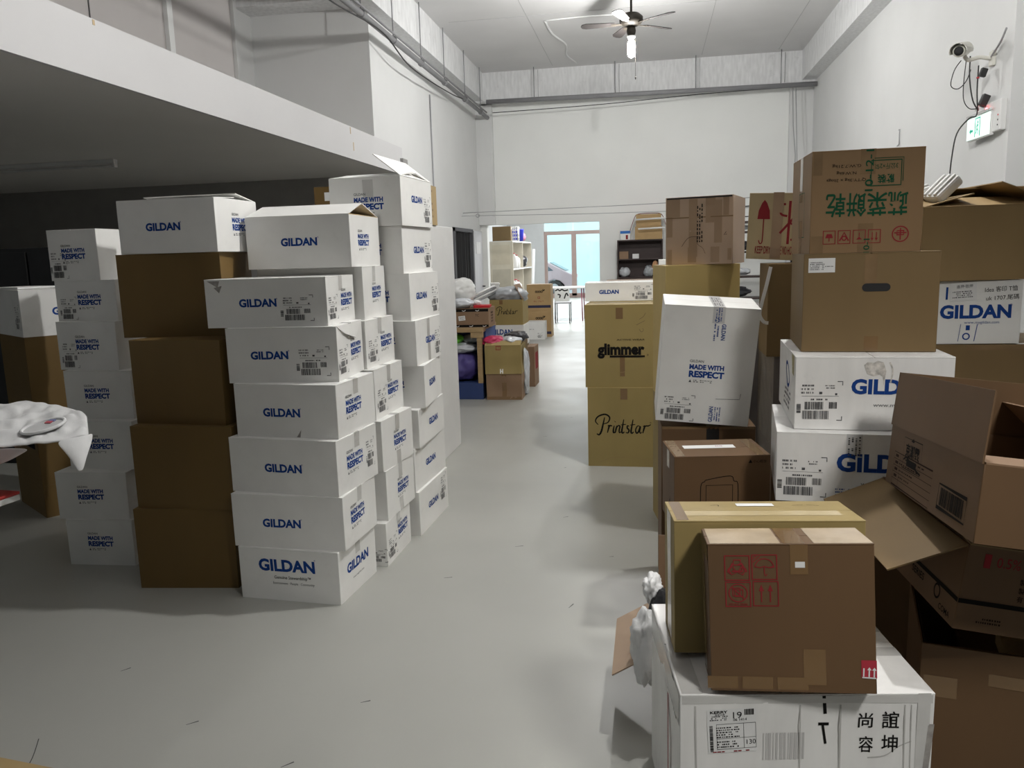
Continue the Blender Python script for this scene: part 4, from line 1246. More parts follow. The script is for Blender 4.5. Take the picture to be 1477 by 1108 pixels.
c.put('barcode', 'L', g_join((g_frame(0.2, 0.06, 0.004), 0, 0), (g_bars(0.17, 0.045, 45), 0, 0)), 0.21, 0.055, BLACKP)
c.put('printed_table', 'F', g_join((g_frame(0.2, 0.09, 0.003), 0, 0), *[(g_rect(0.2, 0.002), 0, -0.027+0.018*k) for k in range(4)], *[(g_smallprint(0.05, 0.01, 1, 50+k), -0.065, -0.036+0.018*k) for k in range(5)], (g_rect(0.002, 0.09), -0.03, 0)), 0.04, 0.09, DK)
t_ = MB()
t_.box((0, 0, 0), (0.12, 0.16, 0.004), 0.3, 0.05, -0.2).box((0.05, -0.03, 0.008), (0.11, 0.1, 0.004), -0.2, 0.1, -0.3)
t_ = t_.build('leaflets', PAPER, None, 0, (1.19, 2.35, 1.085))
tag(t_, 'white leaflets with pale green and pink print, at the right edge', 'leaflet')
MB().box((-0.005, 0.01, 0.004), (0.08, 0.1, 0.003), 0.3, 0.05, -0.2).build('green_panel', mat('pale_green', (0.45, 0.58, 0.47)), t_)
MB().box((0.05, -0.035, 0.012), (0.09, 0.03, 0.003), -0.2, 0.1, -0.3).build('pink_panel', mat('pale_pink', (0.70, 0.45, 0.48)), t_)
# ================================================================== FIXTURES
STEEL = mat('galvanised_steel', (0.38, 0.38, 0.39), 0.45, 0.08, 20, metal=0.6)
PIPE = mat('grey_pipe', (0.26, 0.26, 0.27), 0.5, 0.06)
BRASS = mat('aged_bronze', (0.025, 0.020, 0.014), 0.55, 0.1, metal=0.2)
WALNUT = mat('walnut_blade', (0.012, 0.009, 0.008), 0.7, 0.2, 20, (1, 6, 1))
WP = mat('white_plastic', (0.75, 0.75, 0.74), 0.4, 0.02)
CABLE = mat('black_cable', (0.015, 0.015, 0.015), 0.5)
GREYC = mat('grey_cable', (0.35, 0.35, 0.36), 0.6)


def ceiling_fan(loc, a0, label, bmat, power):
    t = empty('ceiling_fan', loc)
    tag(t, label, 'fan')
    MB().lathe([(0.055, 0.0), (0.055, -0.03), (0.02, -0.06)], (0, 0, ZC-loc[2])).build('canopy', BRASS, t)
    MB().tube([(0, 0, 0.08), (0, 0, ZC-loc[2]-0.03)], 0.014).build('rod', BRASS, t)
    MB().lathe([(0.03, 0.12), (0.10, 0.10), (0.145, 0.06), (0.145, 0.01), (0.11, -0.03), (0.06, -0.05)]).build('motor', BRASS, t)
    for k in range(5):
        a = a0+2*math.pi*k/5
        R = Matrix.Rotation(a, 4, 'Z') @ Matrix.Rotation(math.radians(11), 4, 'X')
        b = MB().prism([(0.2, -0.045), (0.56, -0.065), (0.61, -0.045), (0.625, 0), (0.61, 0.045), (0.56, 0.065), (0.2, 0.045)], -0.004, 0.004, R)
        bo = b.build('blade', WALNUT, t)
        bo.location.z = -0.012
        MB().prism([(0.1, -0.018), (0.25, -0.03), (0.25, 0.03), (0.1, 0.018)], -0.009, -0.004, R).build('blade_bracket', BRASS, t).location.z = -0.012
    MB().lathe([(0.05, -0.05), (0.058, -0.1), (0.05, -0.14), (0.03, -0.155)]).build('light_kit', BRASS, t)
    MB().lathe([(0.055, -0.16), (0.05, -0.175), (0.03, -0.20), (0.028, -0.215)]).build('lamp_socket', WP, t)
    # the lit compact lamp itself gives the light
    A = 0.068
    MB().lathe([(0.012, -0.21), (0.036, -0.222), (0.045, -0.25), (0.045, -0.375), (0.036, -0.40), (0.012, -0.412)], n=20).build('bulb', mat(bmat, (1.0, 0.99, 0.965), emit=power/(math.pi*A)), t)
    MB().tube([(0.05, 0, -0.15), (0.05, 0, -0.64)], 0.0025).lathe([(0.004, -0.64), (0.008, -0.66), (0.004, -0.68)], (0.05, 0, 0), 8).build('pull_chain', BRASS, t)

ceiling_fan((-0.23, 10.5, 4.37), math.radians(182), 'brown five-blade ceiling fan with a lit white bulb, over the aisle', 'lit_bulb', BULB_POWER)
ceiling_fan((0.8, 4.08, 4.45), math.radians(20), 'second five-blade ceiling fan, overhead nearer the camera than the visible one', 'near_lit_bulb', NEAR_BULB_POWER)

# pipes under the beams
t_ = empty('sprinkler_pipe', (-3.06, 7, 4.17))
tag(t_, 'long grey pipe hung on rods along the left wall under the ceiling', 'pipe')
MB().tube([(0, -8, 0), (0, 8.4, 0)], 0.036, 12).build('pipe', PIPE, t_)
MB().tube([(0.06, -8, 0.03), (0.06, 8.0, 0.03)], 0.014, 8).build('thin_pipe', PIPE, t_)
for y in (6.3, 7.5, 8.6, 9.7, 10.9, 12.15, 13.5, 14.75):
    MB().tube([(0, y-7, 0.03), (0, y-7, ZC-4.17)], 0.008, 6).build('rod', PIPE, t_)
    MB().lathe([(0.048, -0.015), (0.048, 0.015)], (0, y-7, 0), 12, Matrix.Rotation(math.pi/2, 3, 'X')).build('clamp', PIPE, t_)
c_ = MB().tube(smooth_pts([(0, -3, 0.05), (0, -1.2, -0.1), (0.01, 0.6, -0.13), (0.02, 2.2, -0.03), (0, 3.4, -0.16), (0, 5.4, -0.10), (0.01, 6.4, -0.02)], 8), 0.009, 6).build('slack_cable', CABLE, t_)
t_ = empty('sprinkler_pipe', (0, 15.02, 4.36))
tag(t_, 'grey pipe hung on rods across the back wall under the beam', 'pipe')
MB().tube([(-3.0, 0, 0.03), (2.85, 0, -0.02)], 0.042, 12).build('pipe', PIPE, t_)
for x in (-2.1, -0.62, 0.8, 2.25):
    MB().tube([(x, 0, 0.02), (x, 0, ZC-4.36)], 0.009, 6).build('rod', STEEL, t_)
    MB().tube([(x+0.07, 0.05, 0.05), (x+0.07, 0.05, 0.55)], 0.004, 6).build('thin_rod', STEEL, t_)
MB().tube(smooth_pts([(-2.9, 0.05, -0.16), (-0.9, 0.05, -0.13), (0.9, 0.05, -0.06), (2.4, 0.05, -0.04)], 6), 0.007, 6).build('slack_cable', CABLE, t_)
MB().tube([(2.45, 0, -0.02), (2.47, -0.03, -0.7), (2.52, -0.03, -1.2), (2.5, 0.0, -2.6)], 0.007, 6).build('hanging_cable', GREYC, t_)
MB().tube([(2.5, 0, -0.02), (2.53, -0.03, -0.8), (2.55, -0.03, -1.3), (2.57, 0.0, -2.6)], 0.007, 6).build('hanging_cable', GREYC, t_)
# conduit on the left wall, two wires across the room
tag(MB().tube([(XL+0.012, 12.1, 4.0), (XL+0.012, 12.1, 2.2), (XL+0.012, 12.1, 0.9)], 0.011, 6).build('conduit', GREYC), 'thin grey conduit running down the left wall before the curtained doorway', 'conduit')
tag(MB().tube(smooth_pts([(XL+0.01, 14.0, 2.33), (-1.5, 14.0, 2.345), (0.3, 14.0, 2.365), (2.86, 14, 2.43)], 6), 0.006, 6).build('wire', GREYC), 'upper thin wire stretched across the room in front of the back opening', 'wire')
tag(MB().tube([(XL+0.3, 13.9, 2.27), (-1.2, 14.0, 2.235), (0.3, 14.0, 2.225), (2.86, 14, 2.24)], 0.005, 6).tube(smooth_pts([(XL+0.3+0.03*math.cos(k*0.7), 13.9, 2.27+0.03*math.sin(k*0.7)) for k in range(10)], 2), 0.006, 6).tube([(XL+0.012, 13.88, 2.27), (XL+0.27, 13.9, 2.27)], 0.004, 6).build('wire', GREYC), 'lower thin wire with a ring at its left end, across the room', 'wire')

# fluorescent batten under the mezzanine
t_ = empty('fluorescent_batten', (-6.7, 7.6, ZM0))
tag(t_, 'unlit white fluorescent batten on the underside of the mezzanine', 'light')
MB().box((0, 0, -0.02), (2.5, 0.06, 0.04)).build('housing', WP, t_, 0.003)
for s_ in (-1, 1):
    MB().box((s_*1.235, 0, -0.06), (0.03, 0.05, 0.05)).build('lamp_holder', WP, t_, 0.004)
MB().tube([(-1.22, 0, -0.065), (1.22, 0, -0.065)], 0.014, 10).build('tube', mat('unlit_tube', (0.6, 0.6, 0.6), 0.3), t_)

# security camera with its tangle of leads, exit sign and emergency unit on the right wall
t_ = empty('security_camera', (XR-0.02, 7.62, 3.08))
tag(t_, 'white bullet security camera on a wall arm with dangling black leads, upper right', 'camera')
CREAM = mat('cream_plastic', (0.62, 0.61, 0.55), 0.45, 0.03)
MB().box((0.004, 0, 0), (0.03, 0.07, 0.12)).build('wall_plate', CREAM, t_, 0.003)
MB().tube(smooth_pts([(-0.01, 0, 0.0), (-0.1, 0, 0.015), (-0.19, -0.02, -0.005), (-0.225, -0.02, 0.03)], 5), 0.017, 10).build('arm', CREAM, t_)
Rc = Matrix.Rotation(math.radians(-28), 3, 'Z') @ Matrix.Rotation(math.radians(12), 3, 'X')
Rl = Rc @ Matrix.Rotation(math.radians(90), 3, 'X')
P0 = Vector((-0.25, -0.03, 0.075))
MB().lathe([(0.045, -0.15), (0.05, -0.14), (0.05, 0.13), (0.044, 0.14)], P0, 20, Rl).build('camera_housing', CREAM, t_)
MB().lathe([(0.036, 0.138), (0.036, 0.146), (0.012, 0.147)], P0, 20, Rl).build('lens', BLACK, t_)
mb = MB()
pr = [(0.062*math.cos(math.radians(a)), 0.062*math.sin(math.radians(a))) for a in range(-20, 201, 20)]
pr2 = [(0.066*math.cos(math.radians(a)), 0.066*math.sin(math.radians(a))) for a in range(200, -21, -20)]
n_ = len(pr)
V = [P0+Rc @ Vector((x, y, z)) for y in (-0.19, 0.15) for x, z in pr+pr2]
m_ = 2*n_
Fc = [(i, (i+1) % m_, m_+(i+1) % m_, m_+i) for i in range(m_)]+[(i, m_-1-i, m_-2-i, i+1) for i in range(n_-1)]+[(m_+i, m_+i+1, 2*m_-2-i, 2*m_-1-i) for i in range(n_-1)]
mb.add(V, Fc)
mb.build('sun_shield', CREAM, t_)
MB().tube(smooth_pts([(-0.24, 0, 0.0), (-0.29, 0, -0.08), (-0.31, 0, -0.2), (-0.25, 0, -0.23), (-0.19, 0, -0.17), (-0.16, 0, -0.08)], 5), 0.004, 6).build('lead', CABLE, t_)
MB().tube(smooth_pts([(-0.2, 0, 0), (-0.21, 0, -0.2), (-0.2, 0, -0.33), (-0.15, 0, -0.4), (-0.08, 0, -0.4)], 5), 0.004, 6).build('lead', CABLE, t_)
MB().tube(smooth_pts([(-0.17, 0, 0.03), (-0.165, 0, -0.15), (-0.13, 0, -0.33), (-0.08, 0, -0.42)], 5), 0.006, 6).build('lead', CABLE, t_)
MB().tube(smooth_pts([(-0.1, 0, -0.05), (-0.1, 0, -0.25), (-0.09, 0, -0.45), (-0.15, 0, -0.48), (-0.24, 0, -0.6), (-0.27, 0, -0.8), (-0.28, 0, -1.0)], 5), 0.006, 6).build('lead', CABLE, t_)
MB().tube(smooth_pts([(-0.01, 0.02, 0.0), (-0.02, -0.2, 0.08), (-0.03, -0.33, 0.16)], 5), 0.008, 6).build('lead', GREYC, t_)
MB().box((-0.06, 0, -0.11), (0.05, 0.04, 0.07), ry=0.3).build('connector', CABLE, t_, 0.004)
MB().box((-0.04, 0, -0.34), (0.06, 0.05, 0.10), ry=0.4).build('power_adapter', CABLE, t_, 0.006)
MB().tube(smooth_pts([(-0.1, 0.02, -0.42), (-0.06, 0.0, -0.36), (-0.02, 0.02, -0.38), (-0.03, 0.0, -0.44), (-0.09, 0.0, -0.46), (-0.07, 0.02, -0.4)], 4), 0.005, 6).build('cable_tie_coil', WP, t_)
MB().lathe([(0.012, -0.006), (0.012, 0.006)], (-0.1, 0, -0.15), 10).build('red_cap', mat('red_plastic', (0.5, 0.03, 0.04), 0.4), t_)
t_ = empty('emergency_light', (XR, 7.45, 2.58))
tag(t_, 'white emergency light box with a glowing red indicator on the right wall', 'light')
MB().box((-0.025, 0, 0), (0.05, 0.30, 0.25)).build('housing', WP, t_, 0.008)
MB().lathe([(0.012, 0), (0.01, 0.01), (0.003, 0.014)], (-0.055, 0.11, 0.08), 10, Matrix.Rotation(-math.pi/2, 3, 'Y')).build('indicator', mat('red_indicator', (1, 0.05, 0.06), emit=25), t_)
for k in range(3):
    MB().box((-0.051, -0.11, 0.0-0.04*k), (0.004, 0.012, 0.012)).build('button', CABLE if k else mat('red_button', (0.6, 0.05, 0.05)), t_)
t_ = empty('exit_sign', (2.80, 7.69, 2.535))
tag(t_, 'lit white exit sign with green arrow and doorway pictogram on the right wall', 'sign')
LIT = mat('lit_sign_face', (0.80, 0.98, 0.90), emit=0.75)
LITG = mat('lit_sign_green', (0.02, 0.38, 0.26), emit=0.5)
MB().box((0.02, 0, 0), (0.03, 0.49, 0.20)).build('housing', WP, t_, 0.004)
MB().box((0.052, 0, 0.04), (0.036, 0.08, 0.06)).build('bracket', WP, t_)
MB().box((0.001, 0, 0), (0.008, 0.47, 0.18)).build('sign_face', LIT, t_)
MB().box((0.0, 0.0, 0.11), (0.02, 0.5, 0.02)).build('top_rail', mat('clear_rail', (0.6, 0.6, 0.6), 0.2), t_)


def on_sign(name, geo, y, z):
    v, f = geo
    link(name, pydata(name, [(-0.0045, y-p[0], z+p[1]) for p in v], f), LITG, t_)


on_sign('arrow', g_join((g_rect(0.05, 0.02), 0.02, 0), (g_poly([(-0.035, 0), (0.0, 0.03), (0.0, -0.03)]), 0, 0)), 0.14, -0.02)
on_sign('doorway', g_join((g_line([(-0.05, -0.08), (-0.05, 0.075), (0.05, 0.075), (0.05, -0.08)], 0.018), 0, 0)), 0.0, 0)
on_sign('running_figure', g_join((g_ring(0.008, 0.01, 10), 0.005, 0.04), (g_line([(0.0, 0.025), (-0.01, -0.01), (0.012, -0.03), (0.008, -0.06)], 0.014), 0, 0), (g_line([(-0.01, -0.01), (-0.02, -0.04), (-0.035, -0.05)], 0.012), 0, 0), (g_line([(-0.025, 0.0), (-0.005, 0.022), (0.022, 0.01)], 0.009), 0, 0)), 0.0, 0)
tag(MB().tube([(XR-0.008, 10.2, 2.87), (XR-0.012, 10.15, 2.87), (XR-0.012, 10.15, 2.70), (XR-0.012, 10.22, 2.69)], 0.006, 6).build('wall_hook', GREYC), 'thin grey wire hook left on the bare right wall', 'hook')

# ================================================================== SOFT AND CRUMPLED THINGS


def blob(name, c, r, amp, freq, seed, m_, parent=None, sub=4, flat=None, off=(0, 0, 0), sharp=True):
    """a crumpled bag or cloth heap: a noise-creased closed skin"""
    bm = bmesh.new()
    bmesh.ops.create_icosphere(bm, subdivisions=sub, radius=1)
    for v in bm.verts:
        p = v.co.copy()
        n = noise.noise(p*freq+Vector((seed, seed*1.7, 0)))
        n2 = 1-2*abs(noise.noise(p*freq*2.3+Vector((0, seed, seed*0.7)))) if sharp else noise.noise(p*freq*2)
        k = 1+amp*n+amp*0.6*n2
        v.co = Vector((p.x*r[0]*k, p.y*r[1]*k, p.z*r[2]*k))
        if flat is not None and v.co.z < flat:
            v.co.z = flat+(v.co.z-flat)*0.03
    me = bpy.data.meshes.new(name)
    bm.to_mesh(me)
    bm.free()
    me.polygons.foreach_set('use_smooth', [True]*len(me.polygons))
    return link(name, me, m_, parent, c)


POLY = mat('milky_plastic_film', (0.70, 0.70, 0.68), 0.25, 0.12, 8, coat=0.4, bump=0.2)
GREYBAG = mat('grey_plastic_bag', (0.40, 0.42, 0.44), 0.3, 0.2, 9, coat=0.3, bump=0.2)
SILVER = mat('silvery_plastic_bag', (0.55, 0.57, 0.60), 0.25, 0.25, 9, coat=0.5, bump=0.3)
BLACKBAG = mat('black_plastic_bag', (0.03, 0.03, 0.035), 0.3, 0.3, 9, coat=0.4)
PURPLE = mat('purple_fabric_bag', (0.075, 0.055, 0.22), 0.55, 0.15, 12, bump=0.3)
GREENB = mat('lime_green_bag', (0.15, 0.55, 0.05), 0.4, 0.2)
PINKBAG = mat('crimson_bag', (0.50, 0.03, 0.10), 0.4, 0.2)
COTTON = mat('white_cotton', (0.78, 0.78, 0.78), 0.85, 0.03, 20, bump=0.15)
BLACKC = mat('black_cloth', (0.010, 0.010, 0.012), 0.9, 0.2, 20)
REDCLOTH = mat('red_cloth', (0.38, 0.02, 0.04), 0.8, 0.1)

# the open carton of clothes hidden behind the parcel, its flap over the floor
c = Carton('open_carton', 'open brown carton of clothes behind the big white parcel, flap spread over the floor', (.205, 2.645, 0, 0, .36, .42, .26), PINKB, seed=190, top='open', dent=0.004)
c.flap('L', 0.178, 211, board=PINKL)
c.flap('B', 0.25, 88, board=PINKB)
for v in (-0.05, 0.06):
    pass
t_ = blob('garment', (-0.008, 2.46, .265), (.05, .075, .11), .35, 1.7, 3.1, COTTON)
tag(t_, 'crumpled white garment hanging over the edge of the open clothes carton', 'clothing')
t_ = blob('garment', (.045, 2.52, .33), (.045, .09, .09), .3, 1.9, 7.3, BLACKC)
tag(t_, 'bundle of black clothing bulging out of the open clothes carton', 'clothing')
t_ = blob('garment', (.005, 2.62, .40), (.028, .05, .04), .4, 1.9, 5.7, COTTON)
tag(t_, 'small white sleeve end sticking out above the black clothing', 'clothing')

# red table with a printing board and a white T-shirt, left edge
t_ = empty('red_table', (-3.05, 2.30, 0), (0, 0, math.radians(-6)))
tag(t_, 'red-topped table with a white edge, cut off by the left edge', 'table')
REDT = mat('red_laminate', (0.42, 0.035, 0.03), 0.45, 0.05)
MB().box((0, 0, 0.705), (1.24, 0.66, 0.012)).build('tabletop', REDT, t_, 0.003)
MB().box((0, 0, 0.687), (1.238, 0.658, 0.022)).build('edge', WP, t_, 0.002)
for x in (-0.5, 0.22):
    for y in (-0.27, 0.2):
        MB().box((x, y, 0.338), (0.04, 0.04, 0.676)).build('leg', STEEL, t_, 0.003)
b_ = empty('shirt_board', (-2.95, 2.42, 0.712))
tag(b_, 'printing board on a steel post standing on the red table, under the T-shirt', 'stand')
MB().box((0, 0, 0.006), (0.2, 0.16, 0.012)).build('foot_plate', STEEL, b_)
MB().tube([(0, 0, 0.01), (0, 0, 0.155)], 0.025, 12).build('post', STEEL, b_)
MB().box((0.05, 0.2, 0.163), (0.05, 0.5, 0.016)).build('arm', STEEL, b_)
MB().box((0.12, 0.33, 0.18), (0.9, 0.36, 0.016)).build('board', mat('board_wood', (0.3, 0.25, 0.2), 0.6), b_, 0.004)
# shirt, draped
NX, NY = 56, 30
V, Fc = [], []
# plan outline of the visible end, back edge and front edge, as points (x, y, z)
BK = [(-3.6, 3.05, .945), (-2.9, 3.07, .945), (-2.83, 3.13, .955), (-2.69, 3.08, .95), (-2.44, 2.96, .945), (-2.30, 2.85, .94)]
FR = [(-3.6, 2.46, .90), (-2.75, 2.48, .90), (-2.40, 2.505, .895), (-2.32, 2.545, .895), (-2.22, 2.59, .895), (-2.165, 2.68, .905)]


def along(P, u):
    u = min(max(u, 0), 0.99999)*(len(P)-1)
    k = int(u)
    f_ = u-k
    f_ = f_*f_*(3-2*f_)*0.4+f_*0.6
    return Vector(P[k]).lerp(Vector(P[k+1]), f_)


for j in range(NY+1):
    v = j/NY
    for i in range(NX+1):
        u = i/NX
        p = along(BK, u).lerp(along(FR, u), v)
        n = 0.020*noise.noise(Vector((p.x*7, p.y*8, 1)))+0.026*abs(noise.noise(Vector((p.x*13+p.y*6, p.y*9, 4))))+0.010*(1-2*abs(noise.noise(Vector((p.x*6+p.y*5, p.y*3, 9)))))
        e = min(1, 6*v, 6*(1-v))
        p.z += (n+0.006)*(0.35+0.65*e)+0.012*math.sin(math.pi*v)
        if u > 0.93:
            p.z -= 2.5*(u-0.93)**2
        V.append(p)
for j in range(NY):
    for i in range(NX):
        k = j*(NX+1)+i
        Fc.append((k, k+NX+1, k+NX+2, k+1))
me = pydata('t_shirt', V, Fc)
me.polygons.foreach_set('use_smooth', [True]*len(me.polygons))
sh = link('t_shirt', me, COTTON)
sm = sh.modifiers.new('thick', 'SOLIDIFY')
sm.thickness, sm.offset = 0.004, -1
tag(sh, 'white T-shirt spread on a board with its collar and one sleeve hanging, left edge', 'clothing')


def sheet(name, rows, m_, parent, th=0.003):
    n = len(rows[0])
    V = [p for r in rows for p in r]
    Fc = [(j*n+i, j*n+i+1, (j+1)*n+i+1, (j+1)*n+i) for j in range(len(rows)-1) for i in range(n-1)]
    me = pydata(name, V, Fc)
    me.polygons.foreach_set('use_smooth', [True]*len(me.polygons))
    o = link(name, me, m_, parent)
    s_ = o.modifiers.new('thick', 'SOLIDIFY')
    s_.thickness = th
    b = o.modifiers.new('sub', 'SUBSURF')
    b.levels = b.render_levels = 2
    return o


sheet('sleeve', [[(-2.235, 2.575, .905), (-2.19, 2.62, .91), (-2.165, 2.68, .91), (-2.175, 2.72, .91)], [(-2.20, 2.575, .875), (-2.165, 2.59, .875), (-2.145, 2.64, .875), (-2.15, 2.67, .875)],
                 [(-2.165, 2.57, .835), (-2.145, 2.58, .835), (-2.135, 2.60, .835), (-2.137, 2.62, .84)], [(-2.14, 2.57, .79), (-2.136, 2.575, .79), (-2.132, 2.58, .79), (-2.13, 2.585, .795)]], COTTON, sh)
sheet('shirt_back', [[(-3.5, 2.47, .90), (-2.8, 2.48, .895), (-2.45, 2.50, .895), (-2.27, 2.53, .895)], [(-3.5, 2.47, .83), (-2.8, 2.48, .82), (-2.46, 2.50, .845), (-2.33, 2.53, .87)],
                     [(-3.5, 2.48, .78), (-2.8, 2.48, .775), (-2.5, 2.51, .80), (-2.38, 2.53, .845)]], COTTON, sh)
CX, CY, CZ = -2.345, 2.66, .946
ring = [(CX+0.062*math.cos(2*math.pi*k/28)+0.02*math.sin(2*math.pi*k/28), CY+0.068*math.sin(2*math.pi*k/28), CZ+0.016*math.sin(2*math.pi*k/28)) for k in range(29)]
MB().tube(ring, 0.007, 6, False).build('collar', COTTON, sh)
V = [Vector((CX+0.06*math.cos(2*math.pi*k/28)+0.02*math.sin(2*math.pi*k/28), CY+0.066*math.sin(2*math.pi*k/28), CZ-0.001+0.016*math.sin(2*math.pi*k/28))) for k in range(28)]
link('neck_opening', pydata('neck_opening', V, [tuple(range(28))]), mat('shirt_inside', (0.60, 0.60, 0.60), 0.9), sh)
MB().box((CX+0.0, CY+0.03, CZ+0.009), (0.026, 0.016, 0.003), rx=0.3).build('neck_label', mat('neck_label_red', (0.5, 0.10, 0.12)), sh)
MB().box((CX+0.004, CY+0.046, CZ+0.013), (0.026, 0.012, 0.003), rx=0.3).build('neck_label', mat('neck_label_blue', (0.2, 0.22, 0.4)), sh)
# sheet of cardboard on the floor at the bottom left corner
tag(MB().box((-2.2, 1.80, 0.004), (0.8, 0.4, 0.007), -0.12).build('cardboard_sheet', TANP), 'flat sheet of tan cardboard on the floor in the bottom left corner', 'cardboard')

# ================================================================== CLUTTER BY THE LEFT WALL, MIDDLE DISTANCE
t_ = empty('workbench', (-2.28, 8.72, 0))
tag(t_, 'blue and wood open-fronted workbench by the left wall, heaped with bags', 'workbench')
NAVY = mat('navy_paint', (0.03, 0.055, 0.17), 0.5, 0.08)
WOOD = mat('pale_wood', (0.38, 0.26, 0.13), 0.6, 0.12, 10, (1, 1, 6))
MB().box((0, 0, 0.09), (0.94, 0.74, 0.18)).build('base', NAVY, t_, 0.004)
MB().box((0, 0, 0.765), (0.98, 0.76, 0.05)).build('worktop', WOOD, t_, 0.004)
MB().box((0.455, 0.02, 0.46), (0.03, 0.70, 0.56)).build('side_panel', NAVY, t_)
MB().box((-0.455, 0.02, 0.46), (0.03, 0.70, 0.56)).build('side_panel', NAVY, t_)
MB().box((0.03, 0.36, 0.46), (0.9, 0.02, 0.56)).build('back_panel', NAVY, t_)
MB().box((0.445, -0.345, 0.46), (0.055, 0.05, 0.56)).build('post', WOOD, t_, 0.003)
MB().box((0.42, -0.36, 0.71), (0.14, 0.03, 0.06)).build('bracket', WOOD, t_, 0.003)
MB().box((0.485, 0.05, 0.70), (0.012, 0.55, 0.12)).build('blue_trim', mat('bright_navy', (0.05, 0.10, 0.30), 0.5), t_)
for nm, cc, rr, m_, lb, sd in (('bag', (-2.08, 8.55, .345), (.19, .17, .165), PURPLE, 'purple fabric bag at the bottom of the open workbench', 1.0),
                               ('bag', (-2.07, 8.54, .555), (.16, .15, .06), SILVER, 'silvery plastic bag on the purple bag in the workbench', 2.0),
                               ('bag', (-2.14, 8.52, .655), (.08, .08, .055), GREENB, 'lime green bag at the top of the open workbench', 3.0),
                               ('bag', (-1.97, 8.60, .65), (.10, .12, .05), GREYBAG, 'dull grey bag beside the lime green one in the workbench', 4.0)):
    tag(blob(nm, cc, rr, .18, 1.6, sd, m_, flat=-rr[2]*0.85), lb, 'bag', 'bags stuffed in the workbench')
c = Carton('printed_carton', 'brown carton with black printed bands and a white label, on the workbench', (-1.96, 8.62, .791, .03, .44, .42, .205), PINKB, seed=200, dent=0.002)
c.put('black_band', 'F', g_rect(0.43, 0.03, 4, 1), 0, 0.185, BLACKP)
c.put('black_band', 'F', g_rect(0.43, 0.025, 4, 1), 0, 0.015, BLACKP)
c.put('black_band', 'F', g_rect(0.07, 0.2, 1, 3), -0.18, 0.1, BLACKP)
c.put('band_marks', 'F', g_join(*[(g_line(smooth_pts([(-0.02, 0), (0, -0.008), (0.02, 0.004)], 4), 0.006), -0.15+0.075*k, 0.17*(k % 2)) for k in range(5)]), 0.02, 0.015, PAPER, 0.0016)
c.put('shipping_label', 'F', g_rect(0.075, 0.05), -0.08, 0.1, PAPER, 0.0016, 0.1)
c.put('label_text', 'F', g_smallprint(0.06, 0.03, 3, 60), -0.08, 0.1, GREY, 0.0022, 0.1)
c.put('pen_mark', 'F', g_text('TC', 0.04, 0.025), 0.09, 0.13, BLACKP)
c.put('printed_text', 'R', g_smallprint(0.15, 0.13, 4, 61), 0.0, 0.1, DK)
tag(blob('plastic_bag', (-2.12, 8.66, 1.165), (.19, .17, .15), .2, 1.5, 11, POLY, flat=-.13), 'big milky plastic bag bulging on top of the workbench pile', 'bag', 'plastic bags on the workbench')
tag(blob('plastic_bag', (-2.10, 8.48, 1.05), (.17, .10, .055), .3, 2.2, 13, SILVER, flat=-.05), 'clear crinkled plastic wrap under the milky bag on the workbench', 'bag', 'plastic bags on the workbench')
tag(MB().box((-1.83, 8.56, 1.012), (.18, .2, .028), 0.1).build('red_folder', mat('glossy_red', (0.55, 0.02, 0.03), 0.35), None, .004), 'flat red folder lying on the banded carton on the workbench', 'folder')
tag(blob('tape_roll_bag', (-1.90, 8.55, 1.05), (.05, .05, .025), .3, 2, 17, COTTON), 'small white crumpled wrapper on the red folder', 'wrapper')
# lettered carton, white one below and hidden base, beside the bench
Carton('brown_carton', 'brown carton on the floor, base of the second script-lettered pile behind the bench', (-1.69, 9.45, 0, 0, .40, .42, .485), OLIVE, seed=203)
c = Carton('shipping_carton', 'white carton with part of a blue logo, under the far script-lettered carton', (-1.69, 9.43, .487, 0, .42, .42, .25), WHITE, seed=204)
c.put('printed_logo', 'F', g_text('GILDAN', 0.26, 0.065, 0.03), -0.06, 0.17, BLUE)
c = Carton('printed_carton', 'smaller tan carton with black script lettering, on the white carton by the bench', (-1.69, 9.45, .739, 0, .40, .42, .30), TAN, seed=205, top='open', dent=0.003)
c.put('printed_logo', 'F', script_logo(0.26), 0.01, 0.16, BLACKP)
c.strip('F', -0.06, 0.27, 0.04, 0.05, TAPEB)
c.flap('R', 0.2, 60, board=PINKB)
tag(blob('plastic_bag', (-1.69, 9.42, 1.085), (.22, .19, .10), .22, 1.7, 19, GREYBAG, flat=-.08), 'grey plastic bag filling the open script-lettered carton by the bench', 'bag')
t_ = empty('metal_tubes', (-1.98, 9.08, 1.10))
tag(t_, 'bundle of silver metal tubes leaning across the bagged pile by the bench', 'tubes')
for k in range(4):
    MB().tube([(-0.17, -0.12, -0.05-0.028*k), (0.2, 0.25, 0.13-0.028*k)], 0.012, 8).build('tube', STEEL if k % 2 else WP, t_)
tag(MB().box((-1.83, 9.30, 1.19), (.1, .04, .1), 0.3, 0.2).build('paper_card', PAPER), 'white card stuck on the end of the metal tubes', 'card')
